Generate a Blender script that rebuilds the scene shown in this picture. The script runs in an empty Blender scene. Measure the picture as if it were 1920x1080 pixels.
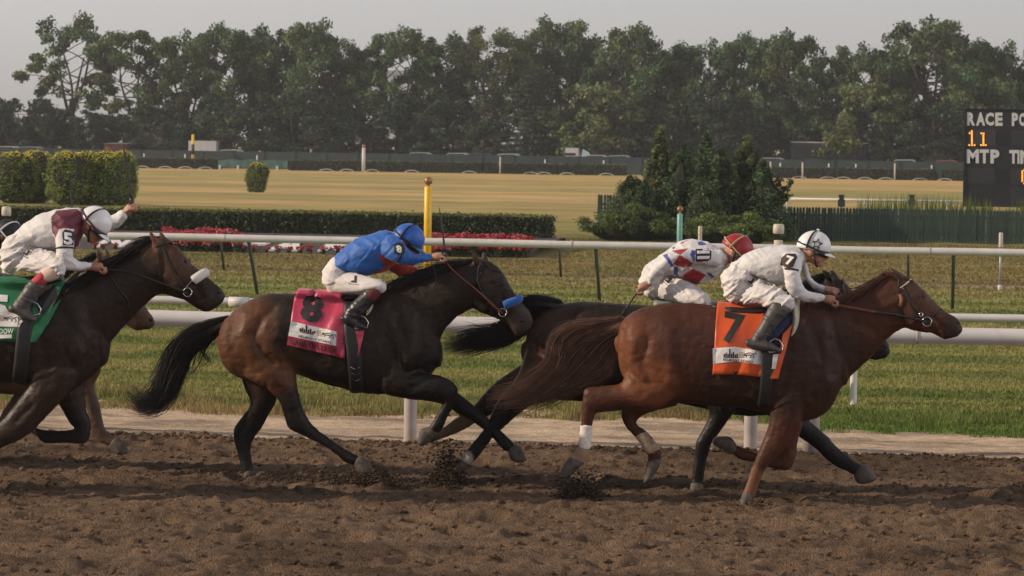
import bpy, bmesh, math, random
import numpy as np
from mathutils import Vector, Matrix
from mathutils.bvhtree import BVHTree

rng = np.random.default_rng(7)
random.seed(7)
SC = bpy.context.scene
COL = SC.collection

# ------------------------------------------------------------------ camera
FPX, CAM_H = 5875.0, 2.80             # focal length in 1920-wide pixels, camera height
YAW, PITCH, ROLL = math.radians(7.8), math.atan(270.0 / 5875.0), 0.0145
CAM_R = Matrix.Rotation(YAW, 3, 'Z') @ Matrix.Rotation(math.pi / 2 - PITCH, 3, 'X') @ Matrix.Rotation(ROLL, 3, 'Z')
CAM_P = Vector((0, 0, CAM_H))
cd = bpy.data.cameras.new('camera'); cam = bpy.data.objects.new('camera', cd); COL.objects.link(cam)
cam.matrix_world = Matrix.Translation(CAM_P) @ CAM_R.to_4x4()
cd.sensor_width = 36.0; cd.lens = FPX / 1920.0 * 36.0
cd.clip_start = 0.5; cd.clip_end = 6000.0
cd.dof.use_dof = True; cd.dof.focus_distance = 25.5; cd.dof.aperture_fstop = 10.0
SC.camera = cam

# ------------------------------------------------------------------ sky and sun
SUN_EL, SUN_ROT = math.radians(25.0), math.radians(103.0)
w = bpy.data.worlds.new('World'); SC.world = w; w.use_nodes = True
nt = w.node_tree; nt.nodes.clear()
sky = nt.nodes.new('ShaderNodeTexSky'); sky.sky_type = 'NISHITA'; sky.sun_disc = False
sky.sun_elevation = SUN_EL; sky.sun_rotation = SUN_ROT
sky.air_density = 1.0; sky.dust_density = 1.0; sky.ozone_density = 1.0
hs = nt.nodes.new('ShaderNodeHueSaturation'); hs.inputs['Saturation'].default_value = 0.22
bg = nt.nodes.new('ShaderNodeBackground'); bg.inputs['Strength'].default_value = 0.122
out = nt.nodes.new('ShaderNodeOutputWorld')
tint = nt.nodes.new('ShaderNodeMix'); tint.data_type = 'RGBA'; tint.blend_type = 'MULTIPLY'; tint.inputs[0].default_value = 1.0; tint.inputs[7].default_value = (1.0, 0.965, 1.0, 1)
nt.links.new(sky.outputs[0], hs.inputs['Color']); nt.links.new(hs.outputs[0], tint.inputs[6]); nt.links.new(tint.outputs[2], bg.inputs['Color'])
nt.links.new(bg.outputs[0], out.inputs['Surface'])
sd = bpy.data.lights.new('sun', 'SUN'); sun = bpy.data.objects.new('sun', sd); COL.objects.link(sun)
sd.energy = 4.3; sd.angle = math.radians(0.6); sd.color = (1.0, 0.83, 0.64)
SUN_DIR = Vector((-math.cos(SUN_EL) * math.sin(SUN_ROT), math.cos(SUN_EL) * math.cos(SUN_ROT), math.sin(SUN_EL)))
sun.rotation_euler = SUN_DIR.to_track_quat('Z', 'Y').to_euler()
SC.view_settings.view_transform = 'Standard'; SC.view_settings.look = 'None'
SC.view_settings.gamma = 1.0; SC.view_settings.use_curve_mapping = False
SC.view_settings.exposure = 0.0
SC.render.engine = 'CYCLES'
SC.cycles.max_bounces = 5; SC.cycles.diffuse_bounces = 2; SC.cycles.glossy_bounces = 2
SC.cycles.transmission_bounces = 2; SC.cycles.volume_bounces = 0; SC.cycles.transparent_max_bounces = 6
SC.cycles.use_denoising = True

# ------------------------------------------------------------------ pixel <-> place helpers
CR = np.array(CAM_R); CP = np.array(CAM_P)
def ray(px, py):
    d = CR @ np.array([(px - 960.0) / FPX, (540.0 - py) / FPX, -1.0])
    return d
def U(px, py, Y):
    """point of the upright plane y = Y seen at that pixel of the 1920 photograph"""
    d = ray(px, py); t = (Y - CP[1]) / d[1]
    return CP + d * t
def UG(px, py, z=0.0):
    d = ray(px, py); t = (z - CP[2]) / d[2]
    return CP + d * t
def toPx(P):
    q = (np.asarray(P) - CP) @ CR
    return np.stack([960 + q[..., 0] / -q[..., 2] * FPX, 540 - q[..., 1] / -q[..., 2] * FPX], -1)

# ------------------------------------------------------------------ object helpers
def tag(o, label=None, cat=None, group=None, kind=None):
    if label: o['label'] = label
    if cat: o['category'] = cat
    if group: o['group'] = group
    if kind: o['kind'] = kind
    return o
def empty(name, loc, label=None, cat=None, group=None):
    o = bpy.data.objects.new(name, None); o.empty_display_size = 0.2
    COL.objects.link(o); o.location = loc
    return tag(o, label, cat, group)
def link(name, me, mat=None, parent=None, smooth=False):
    o = bpy.data.objects.new(name, me); COL.objects.link(o)
    if mat is not None:
        me.materials.clear(); me.materials.append(mat)
    if parent is not None:
        o.parent = parent                                # meshes are written in world coordinates
        if parent.type == 'EMPTY': o.matrix_parent_inverse = Matrix.Translation(-Vector(parent.location))
    if smooth:
        me.polygons.foreach_set('use_smooth', np.ones(len(me.polygons), dtype=bool))
    return o
def pyd(V, F):
    me = bpy.data.meshes.new('m')
    V = np.asarray(V, dtype=float)
    me.from_pydata(V.tolist(), [], [list(map(int, f)) for f in F]); me.update()
    return me
def npmesh(V, Q):
    """fast mesh from arrays: V (n,3), Q (m,k) with constant k"""
    V = np.asarray(V, np.float32); Q = np.asarray(Q, np.int32); k = Q.shape[1]
    me = bpy.data.meshes.new('m')
    me.vertices.add(len(V)); me.vertices.foreach_set('co', V.ravel())
    me.loops.add(Q.size); me.loops.foreach_set('vertex_index', Q.ravel())
    me.polygons.add(len(Q)); me.polygons.foreach_set('loop_start', np.arange(0, Q.size, k, dtype=np.int32))
    me.update(calc_edges=True); me.validate()
    return me
def setcol(me, C, name='col'):
    C = np.asarray(C, np.float32)
    if C.shape[1] == 3: C = np.concatenate([C, np.ones((len(C), 1), np.float32)], 1)
    a = me.color_attributes.new(name, 'FLOAT_COLOR', 'POINT'); a.data.foreach_set('color', C.ravel())
def getV(me):
    V = np.empty(len(me.vertices) * 3, np.float32); me.vertices.foreach_get('co', V); return V.reshape(-1, 3)
def getN(me):
    V = np.empty(len(me.vertices) * 3, np.float32); me.vertices.foreach_get('normal', V); return V.reshape(-1, 3)

class MB:
    """collects simple shapes into one mesh"""
    def __init__(s): s.V = []; s.F = []
    def add(s, V, F):
        o = len(s.V); s.V += [tuple(map(float, v)) for v in V]; s.F += [tuple(int(i) + o for i in f) for f in F]; return s
    def box(s, x0, x1, y0, y1, z0, z1):
        return s.add([(x0,y0,z0),(x1,y0,z0),(x1,y1,z0),(x0,y1,z0),(x0,y0,z1),(x1,y0,z1),(x1,y1,z1),(x0,y1,z1)],
                     [(0,3,2,1),(4,5,6,7),(0,1,5,4),(1,2,6,5),(2,3,7,6),(3,0,4,7)])
    def tube(s, pts, r, n=8, caps=True, flat=1.0):
        pts = [np.array(p, float) for p in pts]; m = len(pts)
        rr = r if hasattr(r, '__len__') else [r] * m
        V = []; up = None
        for i in range(m):
            t = pts[min(i + 1, m - 1)] - pts[max(i - 1, 0)]; t /= np.linalg.norm(t) + 1e-9
            if up is None:
                up = np.array([0, 0, 1.0]) if abs(t[2]) < 0.9 else np.array([0, 1.0, 0])
            a = up - t * (up @ t); a /= np.linalg.norm(a) + 1e-9; up = a; b = np.cross(t, a)
            for k in range(n):
                q = 2 * math.pi * k / n
                V.append(pts[i] + rr[i] * (a * math.cos(q) + b * math.sin(q) * flat))
        F = [(i*n+k, i*n+(k+1) % n, (i+1)*n+(k+1) % n, (i+1)*n+k) for i in range(m-1) for k in range(n)]
        if caps: F += [tuple(range(n-1, -1, -1)), tuple((m-1)*n+k for k in range(n))]
        return s.add(V, F)
    def lathe(s, c, prof, n=16):
        V = []; 
        for r, z in prof:
            for k in range(n):
                q = 2*math.pi*k/n; V.append((c[0]+r*math.cos(q), c[1]+r*math.sin(q), c[2]+z))
        m = len(prof)
        F = [(i*n+k, i*n+(k+1) % n, (i+1)*n+(k+1) % n, (i+1)*n+k) for i in range(m-1) for k in range(n)]
        F += [tuple(range(n-1,-1,-1)), tuple((m-1)*n+k for k in range(n))]
        return s.add(V, F)
    def ball(s, c, r, nu=14, nv=9, sc=(1,1,1)):
        prof = [(max(1e-4, math.sin(math.pi*j/nv))*r, -math.cos(math.pi*j/nv)*r) for j in range(nv+1)]
        V0 = len(s.V); s.lathe((0,0,0), prof, nu)
        for i in range(V0, len(s.V)):
            v = s.V[i]; s.V[i] = (c[0]+v[0]*sc[0], c[1]+v[1]*sc[1], c[2]+v[2]*sc[2])
        return s
    def mesh(s): return pyd(s.V, s.F)
    def build(s, name, mat, parent=None, smooth=False): return link(name, s.mesh(), mat, parent, smooth)

# ------------------------------------------------------------------ value noise in numpy
_H = rng.random((256, 256)).astype(np.float32)
def vnoise(x, y):
    xi = np.floor(x).astype(int); yi = np.floor(y).astype(int); fx = x - xi; fy = y - yi
    fx = fx*fx*(3-2*fx); fy = fy*fy*(3-2*fy)
    a = _H[xi & 255, yi & 255]; b = _H[(xi+1) & 255, yi & 255]; c = _H[xi & 255, (yi+1) & 255]; d = _H[(xi+1) & 255, (yi+1) & 255]
    return (a*(1-fx)+b*fx)*(1-fy) + (c*(1-fx)+d*fx)*fy
def fbm(x, y, o=4, g=0.5):
    s = 0; a = 1.0; t = 0
    for i in range(o):
        s = s + a*vnoise(x*2**i + 17.3*i, y*2**i + 9.1*i); t += a; a *= g
    return s / t
def sstep(a, b, x):
    t = np.clip((x-a)/(b-a), 0, 1); return t*t*(3-2*t)

# ------------------------------------------------------------------ materials
def new_mat(name):
    m = bpy.data.materials.new(name); m.use_nodes = True
    n = m.node_tree; b = n.nodes['Principled BSDF']
    return m, n, b
def mat(name, color, rough=0.6, noise=0.0, nscale=20.0, metal=0.0, spec=0.5, bump=0.0, bscale=60.0, attr=None,
        sheen=0.0, coat=0.0, emit=None, emit_s=0.0, dirt=None, dscale=6.0, trans=0.0, stretch=None):
    """procedural material: base colour (or a colour attribute) broken up by noise, optional bump and dirt"""
    m, n, b = new_mat(name); L = n.links
    b.inputs['Roughness'].default_value = rough; b.inputs['Metallic'].default_value = metal
    b.inputs['Specular IOR Level'].default_value = spec
    if sheen: b.inputs['Sheen Weight'].default_value = sheen; b.inputs['Sheen Roughness'].default_value = 0.4
    if coat: b.inputs['Coat Weight'].default_value = coat; b.inputs['Coat Roughness'].default_value = 0.15
    geo = n.nodes.new('ShaderNodeTexCoord'); vec = geo.outputs['Object']
    if stretch:
        mp = n.nodes.new('ShaderNodeMapping'); mp.inputs['Scale'].default_value = stretch
        L.new(vec, mp.inputs['Vector']); vec = mp.outputs[0]
    if attr:
        a = n.nodes.new('ShaderNodeAttribute'); a.attribute_name = attr; base = a.outputs['Color']
    else:
        r = n.nodes.new('ShaderNodeRGB'); r.outputs[0].default_value = (*color, 1); base = r.outputs[0]
    if noise:
        t = n.nodes.new('ShaderNodeTexNoise'); t.inputs['Scale'].default_value = nscale; t.inputs['Detail'].default_value = 4.0
        L.new(vec, t.inputs['Vector'])
        mr = n.nodes.new('ShaderNodeMapRange'); mr.inputs[1].default_value = 0.3; mr.inputs[2].default_value = 0.7
        mr.inputs[3].default_value = 1 - noise; mr.inputs[4].default_value = 1 + noise
        L.new(t.outputs['Fac'], mr.inputs[0])
        mx = n.nodes.new('ShaderNodeMix'); mx.data_type = 'RGBA'; mx.blend_type = 'MULTIPLY'; mx.inputs[0].default_value = 1
        L.new(base, mx.inputs[6]); L.new(mr.outputs[0], mx.inputs[7]); base = mx.outputs[2]
    if dirt:
        t = n.nodes.new('ShaderNodeTexNoise'); t.inputs['Scale'].default_value = dscale; t.inputs['Detail'].default_value = 6.0
        L.new(vec, t.inputs['Vector'])
        mr = n.nodes.new('ShaderNodeMapRange'); mr.inputs[1].default_value = 0.5; mr.inputs[2].default_value = 0.75
        mr.inputs[3].default_value = 0; mr.inputs[4].default_value = dirt[3]
        L.new(t.outputs['Fac'], mr.inputs[0])
        mx = n.nodes.new('ShaderNodeMix'); mx.data_type = 'RGBA'
        L.new(mr.outputs[0], mx.inputs[0]); L.new(base, mx.inputs[6]); mx.inputs[7].default_value = (*dirt[:3], 1); base = mx.outputs[2]
    L.new(base, b.inputs['Base Color'])
    if bump:
        t = n.nodes.new('ShaderNodeTexNoise'); t.inputs['Scale'].default_value = bscale; t.inputs['Detail'].default_value = 5.0
        L.new(vec, t.inputs['Vector'])
        bp = n.nodes.new('ShaderNodeBump'); bp.inputs['Strength'].default_value = 1.0; bp.inputs['Distance'].default_value = bump
        L.new(t.outputs['Fac'], bp.inputs['Height']); L.new(bp.outputs[0], b.inputs['Normal'])
    if emit: b.inputs['Emission Color'].default_value = (*emit, 1); b.inputs['Emission Strength'].default_value = emit_s
    if trans:                                            # thin leaf: part of the light passes through
        tr = n.nodes.new('ShaderNodeBsdfTranslucent'); mxs = n.nodes.new('ShaderNodeMixShader'); mxs.inputs[0].default_value = trans
        L.new(base, tr.inputs['Color']); L.new(b.outputs[0], mxs.inputs[1]); L.new(tr.outputs[0], mxs.inputs[2])
        L.new(mxs.outputs[0], n.nodes['Material Output'].inputs['Surface'])
    return m

# ------------------------------------------------------------------ lofts through traced sections, fused into one skin
def crom(P, sub):
    P = np.asarray(P, float); n = len(P)
    if n < 3 or sub < 2:
        return P
    o = []
    for i in range(n - 1):
        p0, p1, p2, p3 = P[max(i-1, 0)], P[i], P[i+1], P[min(i+2, n-1)]
        for k in range(sub):
            t = k / sub
            o.append(0.5*((2*p1)+(-p0+p2)*t+(2*p0-5*p1+4*p2-p3)*t*t+(-p0+3*p1-3*p2+p3)*t**3))
    o.append(P[-1]); return np.array(o)
def loft(st, Y, n=18, sub=4, f=None, dy=0.0, exp=1.0, cap=True):
    """st rows: ax, ay, bx, by, half width, [lateral offset]; a and b are the two edges in picture coordinates (through f)"""
    R = []
    for s in st:
        a, b = (s[0], s[1]), (s[2], s[3])
        if f: a, b = f(*a), f(*b)
        d = (s[5] if len(s) > 5 else 0.0) + dy
        A, B = U(a[0], a[1], Y + d), U(b[0], b[1], Y + d)
        R.append(np.concatenate([A, B, [s[4]]]))
    R = crom(R, sub)
    rings = []
    for r in R:
        A, B, hw = r[:3], r[3:6], r[6]; c = (A+B)/2; u = (A-B)/2
        rings.append((c, u, hw))
    if cap:
        def capring(i, j):
            c, u, hw = rings[i]; c2 = rings[j][0]; t = c-c2; t = t/(np.linalg.norm(t)+1e-9); e = min(np.linalg.norm(u), hw)
            return [(c+t*e*0.38, u*0.82, hw*0.82), (c+t*e*0.6, u*0.4, hw*0.4)]
        e = capring(-1, -2); b = capring(0, 1)
        rings = [b[1], b[0]] + rings + e
    V = []
    q = np.linspace(0, 2*math.pi, n, endpoint=False)
    cq = np.sign(np.cos(q))*np.abs(np.cos(q))**exp; sq = np.sign(np.sin(q))*np.abs(np.sin(q))**exp
    for c, u, hw in rings:
        for k in range(n):
            V.append(c + u*cq[k] + np.array([0, hw*sq[k], 0]))
    m = len(rings)
    F = [(i*n+k, (i+1)*n+k, (i+1)*n+(k+1) % n, i*n+(k+1) % n) for i in range(m-1) for k in range(n)]
    F += [tuple(range(n)), tuple((m-1)*n+k for k in range(n-1, -1, -1))]
    return V, F
def tubeVF(pts, r, n=10):
    b = MB(); b.tube(pts, r, n); return b.V, b.F
def ballVF(c, r, sc=(1,1,1)):
    b = MB(); b.ball(c, r, 16, 10, sc); return b.V, b.F
def fuse(parts, voxel=0.012, smooth=6, factor=0.5):
    b = MB()
    for V, F in parts: b.add(V, F)
    me = b.mesh()
    bm = bmesh.new(); bm.from_mesh(me)
    bmesh.ops.recalc_face_normals(bm, faces=bm.faces); bm.to_mesh(me); bm.free()
    o = bpy.data.objects.new('tmp', me); COL.objects.link(o)
    r = o.modifiers.new('r', 'REMESH'); r.mode = 'VOXEL'; r.voxel_size = voxel
    if smooth:
        s = o.modifiers.new('s', 'SMOOTH'); s.factor = factor; s.iterations = smooth
    dg = bpy.context.evaluated_depsgraph_get()
    out = bpy.data.meshes.new_from_object(o.evaluated_get(dg), depsgraph=dg)
    bpy.data.objects.remove(o); bpy.data.meshes.remove(me)
    out.polygons.foreach_set('use_smooth', np.ones(len(out.polygons), dtype=bool)); out.update()
    return out
def bvh_of(me):
    return BVHTree.FromPolygons([v.co.copy() for v in me.vertices], [tuple(p.vertices) for p in me.polygons])
def hit(bvh, px, py, off=0.004, Y=None):
    d = Vector(ray(px, py)).normalized()
    h = bvh.ray_cast(CAM_P, d)
    if h[0] is None:
        if Y is None: return None
        return np.array(U(px, py, Y))
    return np.array(h[0] - d*off)
def seg_d(P, a, b):
    a = np.array(a, float); b = np.array(b, float); ab = b-a
    t = np.clip(((P-a) @ ab)/(ab @ ab+1e-9), 0, 1)
    return np.linalg.norm(P-(a+t[:, None]*ab), axis=1), t
def poly_d(P, pts):
    if len(pts) == 1: return np.linalg.norm(P-np.array(pts[0], float), axis=1)
    return np.min([seg_d(P, pts[i], pts[i+1])[0] for i in range(len(pts)-1)], axis=0)
def sculpt(me, strokes, f=None, side=-1):
    """push skin in or out along traced muscle lines: (points, width px, depth m)"""
    V = getV(me).astype(float); N = getN(me); P = toPx(V); D = np.zeros(len(V))
    near = np.clip(N[:, 1]*side*1.6+0.25, 0, 1)
    for pts, wd, dep in strokes:
        if f: pts = [f(*p) for p in pts]
        D += dep*np.exp(-(poly_d(P, pts)/wd)**2)
    V = V + N*(D*near)[:, None]
    me.vertices.foreach_set('co', V.astype(np.float32).ravel()); me.update()
def text_mesh(s, bold=0.0, res=2):
    c = bpy.data.curves.new('t', 'FONT'); c.body = s; c.align_x = 'CENTER'; c.align_y = 'CENTER'; c.offset = bold; c.resolution_u = res
    o = bpy.data.objects.new('t', c); COL.objects.link(o)
    dg = bpy.context.evaluated_depsgraph_get(); dg.update()
    me = bpy.data.meshes.new_from_object(o.evaluated_get(dg), depsgraph=dg)
    bm = bmesh.new(); bm.from_mesh(me); bmesh.ops.triangulate(bm, faces=bm.faces)
    for _ in range(2):
        long = [e for e in bm.edges if e.calc_length() > 0.08]
        if long: bmesh.ops.subdivide_edges(bm, edges=long, cuts=2); bmesh.ops.triangulate(bm, faces=bm.faces)
    V = np.array([v.co[:2] for v in bm.verts]); F = [[v.index for v in f.verts] for f in bm.faces]
    bm.free(); bpy.data.objects.remove(o); bpy.data.curves.remove(c); bpy.data.meshes.remove(me)
    lo, hi = V.min(0), V.max(0); V = (V-(lo+hi)/2)/((hi-lo))          # unit box centred
    return V, F
# ================================================================== ground, track, turf, rails
G = {}
G['dirt'] = mat('track_dirt', (0.17, 0.115, 0.075), rough=0.95, noise=0.30, nscale=7, spec=0.15, attr='col', bump=0.038, bscale=60)
G['sand'] = mat('pale_sand', (0.40, 0.31, 0.22), rough=0.95, noise=0.22, nscale=9, spec=0.15, attr='col', bump=0.02, bscale=30)
G['turf'] = mat('turf_soil', (0.1, 0.1, 0.04), rough=0.95, noise=0.25, nscale=6, spec=0.1, attr='col', bump=0.01, bscale=30)
G['infield'] = mat('dry_infield_grass', (0.3, 0.22, 0.1), rough=0.95, noise=0.2, nscale=1.2, spec=0.05, attr='col', bump=0.02, bscale=8, stretch=(.35, 1, 1))
G['blade'] = mat('grass_blades', (0.1, 0.12, 0.04), rough=0.7, noise=0.15, nscale=3, spec=0.2, attr='col', trans=0.25)
YE = 28.72                                     # edge of the dirt
def gridmesh(x0, x1, y0, y1, nx, ny, zf, cf, ywarp=None):
    xs = np.linspace(x0, x1, nx+1); ys = np.linspace(y0, y1, ny+1) if ywarp is None else ywarp
    X, Yg = np.meshgrid(xs, ys); X = X.ravel(); Yg = Yg.ravel()
    Z = zf(X, Yg); n = nx+1; m = len(ys)
    i, j = np.meshgrid(np.arange(nx), np.arange(m-1)); a = (j*n+i).ravel()
    me = npmesh(np.stack([X, Yg, Z], 1), np.stack([a, a+1, a+1+n, a+n], 1)); C = cf(X, Yg, Z)
    setcol(me, C); return me
# hoof prints on the harrowed dirt
r0 = np.random.default_rng(3)
NP = 700
hx = r0.uniform(-12, 5, NP); hy = r0.uniform(17.5, 28.4, NP); ha = r0.uniform(.08, .24, NP); hb = r0.uniform(.07, .15, NP); hd = r0.uniform(.025, .105, NP)
def dirt_z(x, y):
    z = (fbm(x*1.1, y*.9, 3)-.5)*.03+(fbm(x*4.2+9, y*3.6, 4, .6)-.5)*.042+(fbm(x*21, y*15, 4, .75)-.5)*.050+(fbm(x*.7+5, y*8.5, 3)-.5)*.04
    rid = fbm(x*7+40, y*6+3, 3); z += np.clip(rid-.56, 0, 1)*.07
    for k in range(NP):
        s = np.abs(y-hy[k]) < .5
        s &= np.abs(x-hx[k]) < .6
        if not s.any(): continue
        d = np.sqrt(((x[s]-hx[k])/ha[k])**2+((y[s]-hy[k])/hb[k])**2)
        z[s] += -hd[k]*np.exp(-d**2*1.2)+hd[k]*.35*np.exp(-((d-1.5)/.45)**2)
    k = sstep(YE-.35, YE, y); z = z*(1-.5*k)+.035*np.exp(-((y-(YE-.12))/.12)**2)*(.4+1.2*fbm(x*6, y*6, 3))
    z = z-.05*sstep(YE-.02, YE+.16, y)
    return z-.012
def dirt_c(x, y, z):
    b = np.array([.150, .098, .062]); n = fbm(x*.8, y*1.6+5, 3)[:, None]; n2 = fbm(x*11, y*9, 3)[:, None]
    c = b*(.62+.5*n+.32*n2); wet = sstep(.52, .7, fbm(x*.5+3, y*1.1, 3))[:, None]
    return c*(1-.38*wet)
ys = np.concatenate([np.linspace(17.2, 23, 190)[:-1], np.linspace(23, YE+.2, 230)])
tag(link('dirt_track', gridmesh(-12.5, 5.0, 0, 0, 800, 0, dirt_z, dirt_c, ys), G['dirt'], None, True), kind='structure')
def flatc(c, f=.5, a=.3):
    def g(x, y, z): return np.array(c)*(1-a/2+a*fbm(x*f, y*f*1.7, 4))[:, None]
    return g
tag(link('track_base', gridmesh(-300, 300, 2, YE+.1, 120, 30, lambda x, y: x*0-.09, dirt_c), G['dirt']), kind='structure')
# pale sand strip under the rail
def sand_z(x, y): return (fbm(x*2.5, y*2.5, 4)-.5)*.05+(fbm(x*14, y*14, 3)-.5)*.012-.02
def sand_c(x, y, z):
    n = fbm(x*1.3, y*2.2, 4)[:, None]; c = np.array([.48, .36, .25])*(.72+.5*n)
    brown = sstep(.45, .62, fbm(x*1.1+7, y*3.2, 5))[:, None]; c = c*(1-.38*brown)
    edge = (1-sstep(YE, YE+.5, y+.3*fbm(x*4, y*4, 3)))[:, None]
    return c*(1-edge*.45)+np.array([.15, .1, .065])*edge*.45
tag(link('sand_strip', gridmesh(-13, 5, YE-.25, 33.2, 300, 80, sand_z, sand_c), G['sand'], None, True), kind='structure')
tag(link('sand_base', gridmesh(-300, 300, YE+.05, 33.2, 80, 3, lambda x, y: x*0-.075, sand_c), G['sand']), kind='structure')
# turf course with mown bands, then the rough bank
def turf_edge(x): return 30.9+1.1*fbm(x*.9, x*0+2, 4, .65)+.9*sstep(-4.5, -2.2, x)*(1-sstep(-2.2, -.9, x))-.25*sstep(-2.5, 1, x)
LIP = 66.3
def turf_col(x, y):
    """real colour of the grass: green mown stripes, yellowed patches, the dry bank past the lip"""
    band = .5+.5*np.sin((y-31)*2*math.pi/3.1+.8*fbm(x*.15, y*.2, 2)); band = sstep(.2, .8, band)
    g = np.array([.138, .172, .043]); lt = np.array([.255, .248, .082]); dry = np.array([.32, .24, .105])
    c = g*(1-band[:, None])+lt*band[:, None]
    n = fbm(x*.55, y*1.5, 4); k = sstep(.45, .72, n)[:, None]*.65; c = c*(1-k)+np.array([.31, .26, .10])*k
    e = (1-sstep(0, 2.2, y-turf_edge(x)))                                       # worn, weedy edge by the sand
    weed = sstep(-2.6, -1.0, x); k = (e*.95*(1-weed)*sstep(.25, .5, fbm(x*1.6+2, y*2.4, 3)))[:, None]; c = c*(1-k)+dry*(.35+.9*n)[:, None]*k
    k = (e*weed*.9)[:, None]; c = c*(1-k)+np.array([.085, .165, .024])*k
    lush = (sstep(-2.2, -.5, x)*(1-sstep(1.0, 6, y-turf_edge(x))))[:, None]*.5; c = c*(1-lush)+np.array([.12, .17, .036])*lush
    m = sstep(59, 62.5, y)[:, None]*.55; c = c*(1-m)+np.array([.27, .21, .085])*m
    p = (sstep(64.4, 65.2, y)*(1-sstep(LIP-.5, LIP, y))*sstep(-9, -5, x))[:, None]*.8; c = c*(1-p)+np.array([.32, .25, .17])*p
    l = np.exp(-((y-LIP-.2)/.35)**2)[:, None]*.75; c = c*(1-l)+np.array([.10, .065, .04])*l
    b = sstep(LIP, LIP+1.2, y); nb = fbm(x*.6+3, y*.5, 4)
    bank = np.array([.220, .176, .066])*(.65+.7*nb)[:, None]; gb = sstep(.5, .7, fbm(x*.3, y*.35+8, 3))[:, None]*.6
    bank = bank*(1-gb)+np.array([.16, .165, .05])*gb
    return c*(1-b[:, None])+bank*b[:, None]
def turf_z(x, y):
    return (fbm(x*1.2, y*1.2, 3)-.5)*.05-.03+.02*sstep(0, .5, y-turf_edge(x))-.03*(1-sstep(-.1, .1, y-turf_edge(x)))+.05*sstep(LIP, LIP+.5, y)
tag(link('turf_course', gridmesh(-30, 12, 30.4, 98, 300, 420, turf_z, lambda x, y, z: turf_col(x, y)*.95, None), G['turf'], None, True), kind='structure')
def inf_col(x, y, z=None):
    d = np.array([.47, .33, .145]); g = np.array([.32, .26, .105])
    b = fbm(x*.03+4, y*.09, 5); k = sstep(.38, .62, b)[:, None]
    c = d*k+g*(1-k); s = sstep(.2, .9, .5+.5*np.sin(y*2*math.pi/13+2*fbm(x*.02, y*.05, 2)))[:, None]*.22; c = c*(1-s)+np.array([.32, .25, .095])*s
    near = (1-sstep(100, 150, y))[:, None]*.75; c = c*(1-near)+np.array([.235, .215, .072])*near*(.7+.6*b[:, None])
    far = sstep(185, 260, y)[:, None]*.6; c = c*(1-far)+np.array([.52, .345, .145])*far
    gp = sstep(.48, .66, fbm(x*.035+9, y*.06+2, 5))[:, None]*.5; c = c*(1-gp)+np.array([.25, .24, .085])*gp
    return c*(.62+.76*fbm(x*.5, y*.7, 4))[:, None]
ysI = np.concatenate([np.linspace(30.8, 90, 6)[:-1], np.linspace(90, 320, 300)[:-1], np.geomspace(320, 2300, 30)])
tag(link('infield_ground', gridmesh(-420, 260, 0, 0, 260, 0, lambda x, y: x*0-.10+.14*sstep(90, 97, y), inf_col, ysI), G['infield'], None, True), kind='structure')
tag(link('ground', gridmesh(-1500, 1500, -60, 2400, 40, 60, lambda x, y: x*0-.22, flatc((.2, .17, .07), .05)), G['infield']), kind='structure')

def blades(name, X, Yb, Z, H, Wd, C, label, lean=.5, seed=1):
    """one mesh of single grass blades (tapered, bent)"""
    r = np.random.default_rng(seed); n = len(X); a = r.uniform(0, 6.283, n); l = r.normal(0, lean, n)*H; la = r.uniform(0, 6.283, n)
    dx, dy = np.cos(a)*Wd/2, np.sin(a)*Wd/2*.5; tx, ty = np.cos(la)*l, np.sin(la)*l
    V = np.empty((n, 5, 3), np.float32)
    V[:, 0] = np.stack([X-dx, Yb-dy, Z-.01], 1); V[:, 1] = np.stack([X+dx, Yb+dy, Z-.01], 1)
    V[:, 2] = np.stack([X+dx*.7+tx*.35, Yb+dy*.7+ty*.35, Z+H*.55], 1); V[:, 3] = np.stack([X-dx*.7+tx*.35, Yb-dy*.7+ty*.35, Z+H*.55], 1)
    V[:, 4] = np.stack([X+tx, Yb+ty, Z+H], 1)
    b = (np.arange(n)*5)[:, None]
    T = np.concatenate([b+np.array([[0, 1, 2]]), b+np.array([[0, 2, 3]]), b+np.array([[3, 2, 4]])]).reshape(-1, 3)
    me = npmesh(V.reshape(-1, 3), T); setcol(me, np.repeat(C, 5, axis=0))
    o = link(name, me, G['blade']); tag(o, label, 'grass', kind='stuff'); return o
def scatter(n, x0, x1, y0, y1, seed):
    r = np.random.default_rng(seed); y = y0+(y1-y0)*r.random(n)**1.15; return r.uniform(x0, x1, n), y, r
# tufts on the worn edge
x, y, r = scatter(70000, -11.5, 2.2, 30.6, 33.4, 11)
d = fbm(x*2.2, y*2.2, 3); keep = (y > turf_edge(x)-.05-.3*(d-.4)) & (d+r.random(len(x))*.35 > .63); x, y = x[keep], y[keep]
c = turf_col(x, y)*(.6+.8*r.random(len(x)))[:, None]
h = (.045+.11*np.clip(fbm(x*2.2, y*2.2, 3)-.4, 0, .4)*2.5)*(.5+r.random(len(x)))*(.75-.1*sstep(-2.6, -1, x))
blades('edge_grass', x, y, turf_z(x, y), h, .010+.006*r.random(len(x)), c, 'weedy tufts of grass along the sand strip', .45, 12)
x, y, r = scatter(150000, -13.0, 2.4, 31.3, 45, 13)
c = turf_col(x, y)*(.8+.45*r.random(len(x)))[:, None]; k = y > turf_edge(x)+.5*vnoise(x*3, y*3)
blades('near_turf_grass', x[k], y[k], turf_z(x[k], y[k]), (.018+.026*r.random(len(x)))[k], (.016+.01*r.random(len(x)))[k], c[k], 'short mown grass of the turf course', .5, 14)
x, y, r = scatter(130000, -23, 4, 45, 92, 15)
k = ~((y > 74.6) & (y < 83.6) & (x < -9.5)); x, y = x[k], y[k]
c = turf_col(x, y)*(.8+.4*r.random(len(x)))[:, None]
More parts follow.
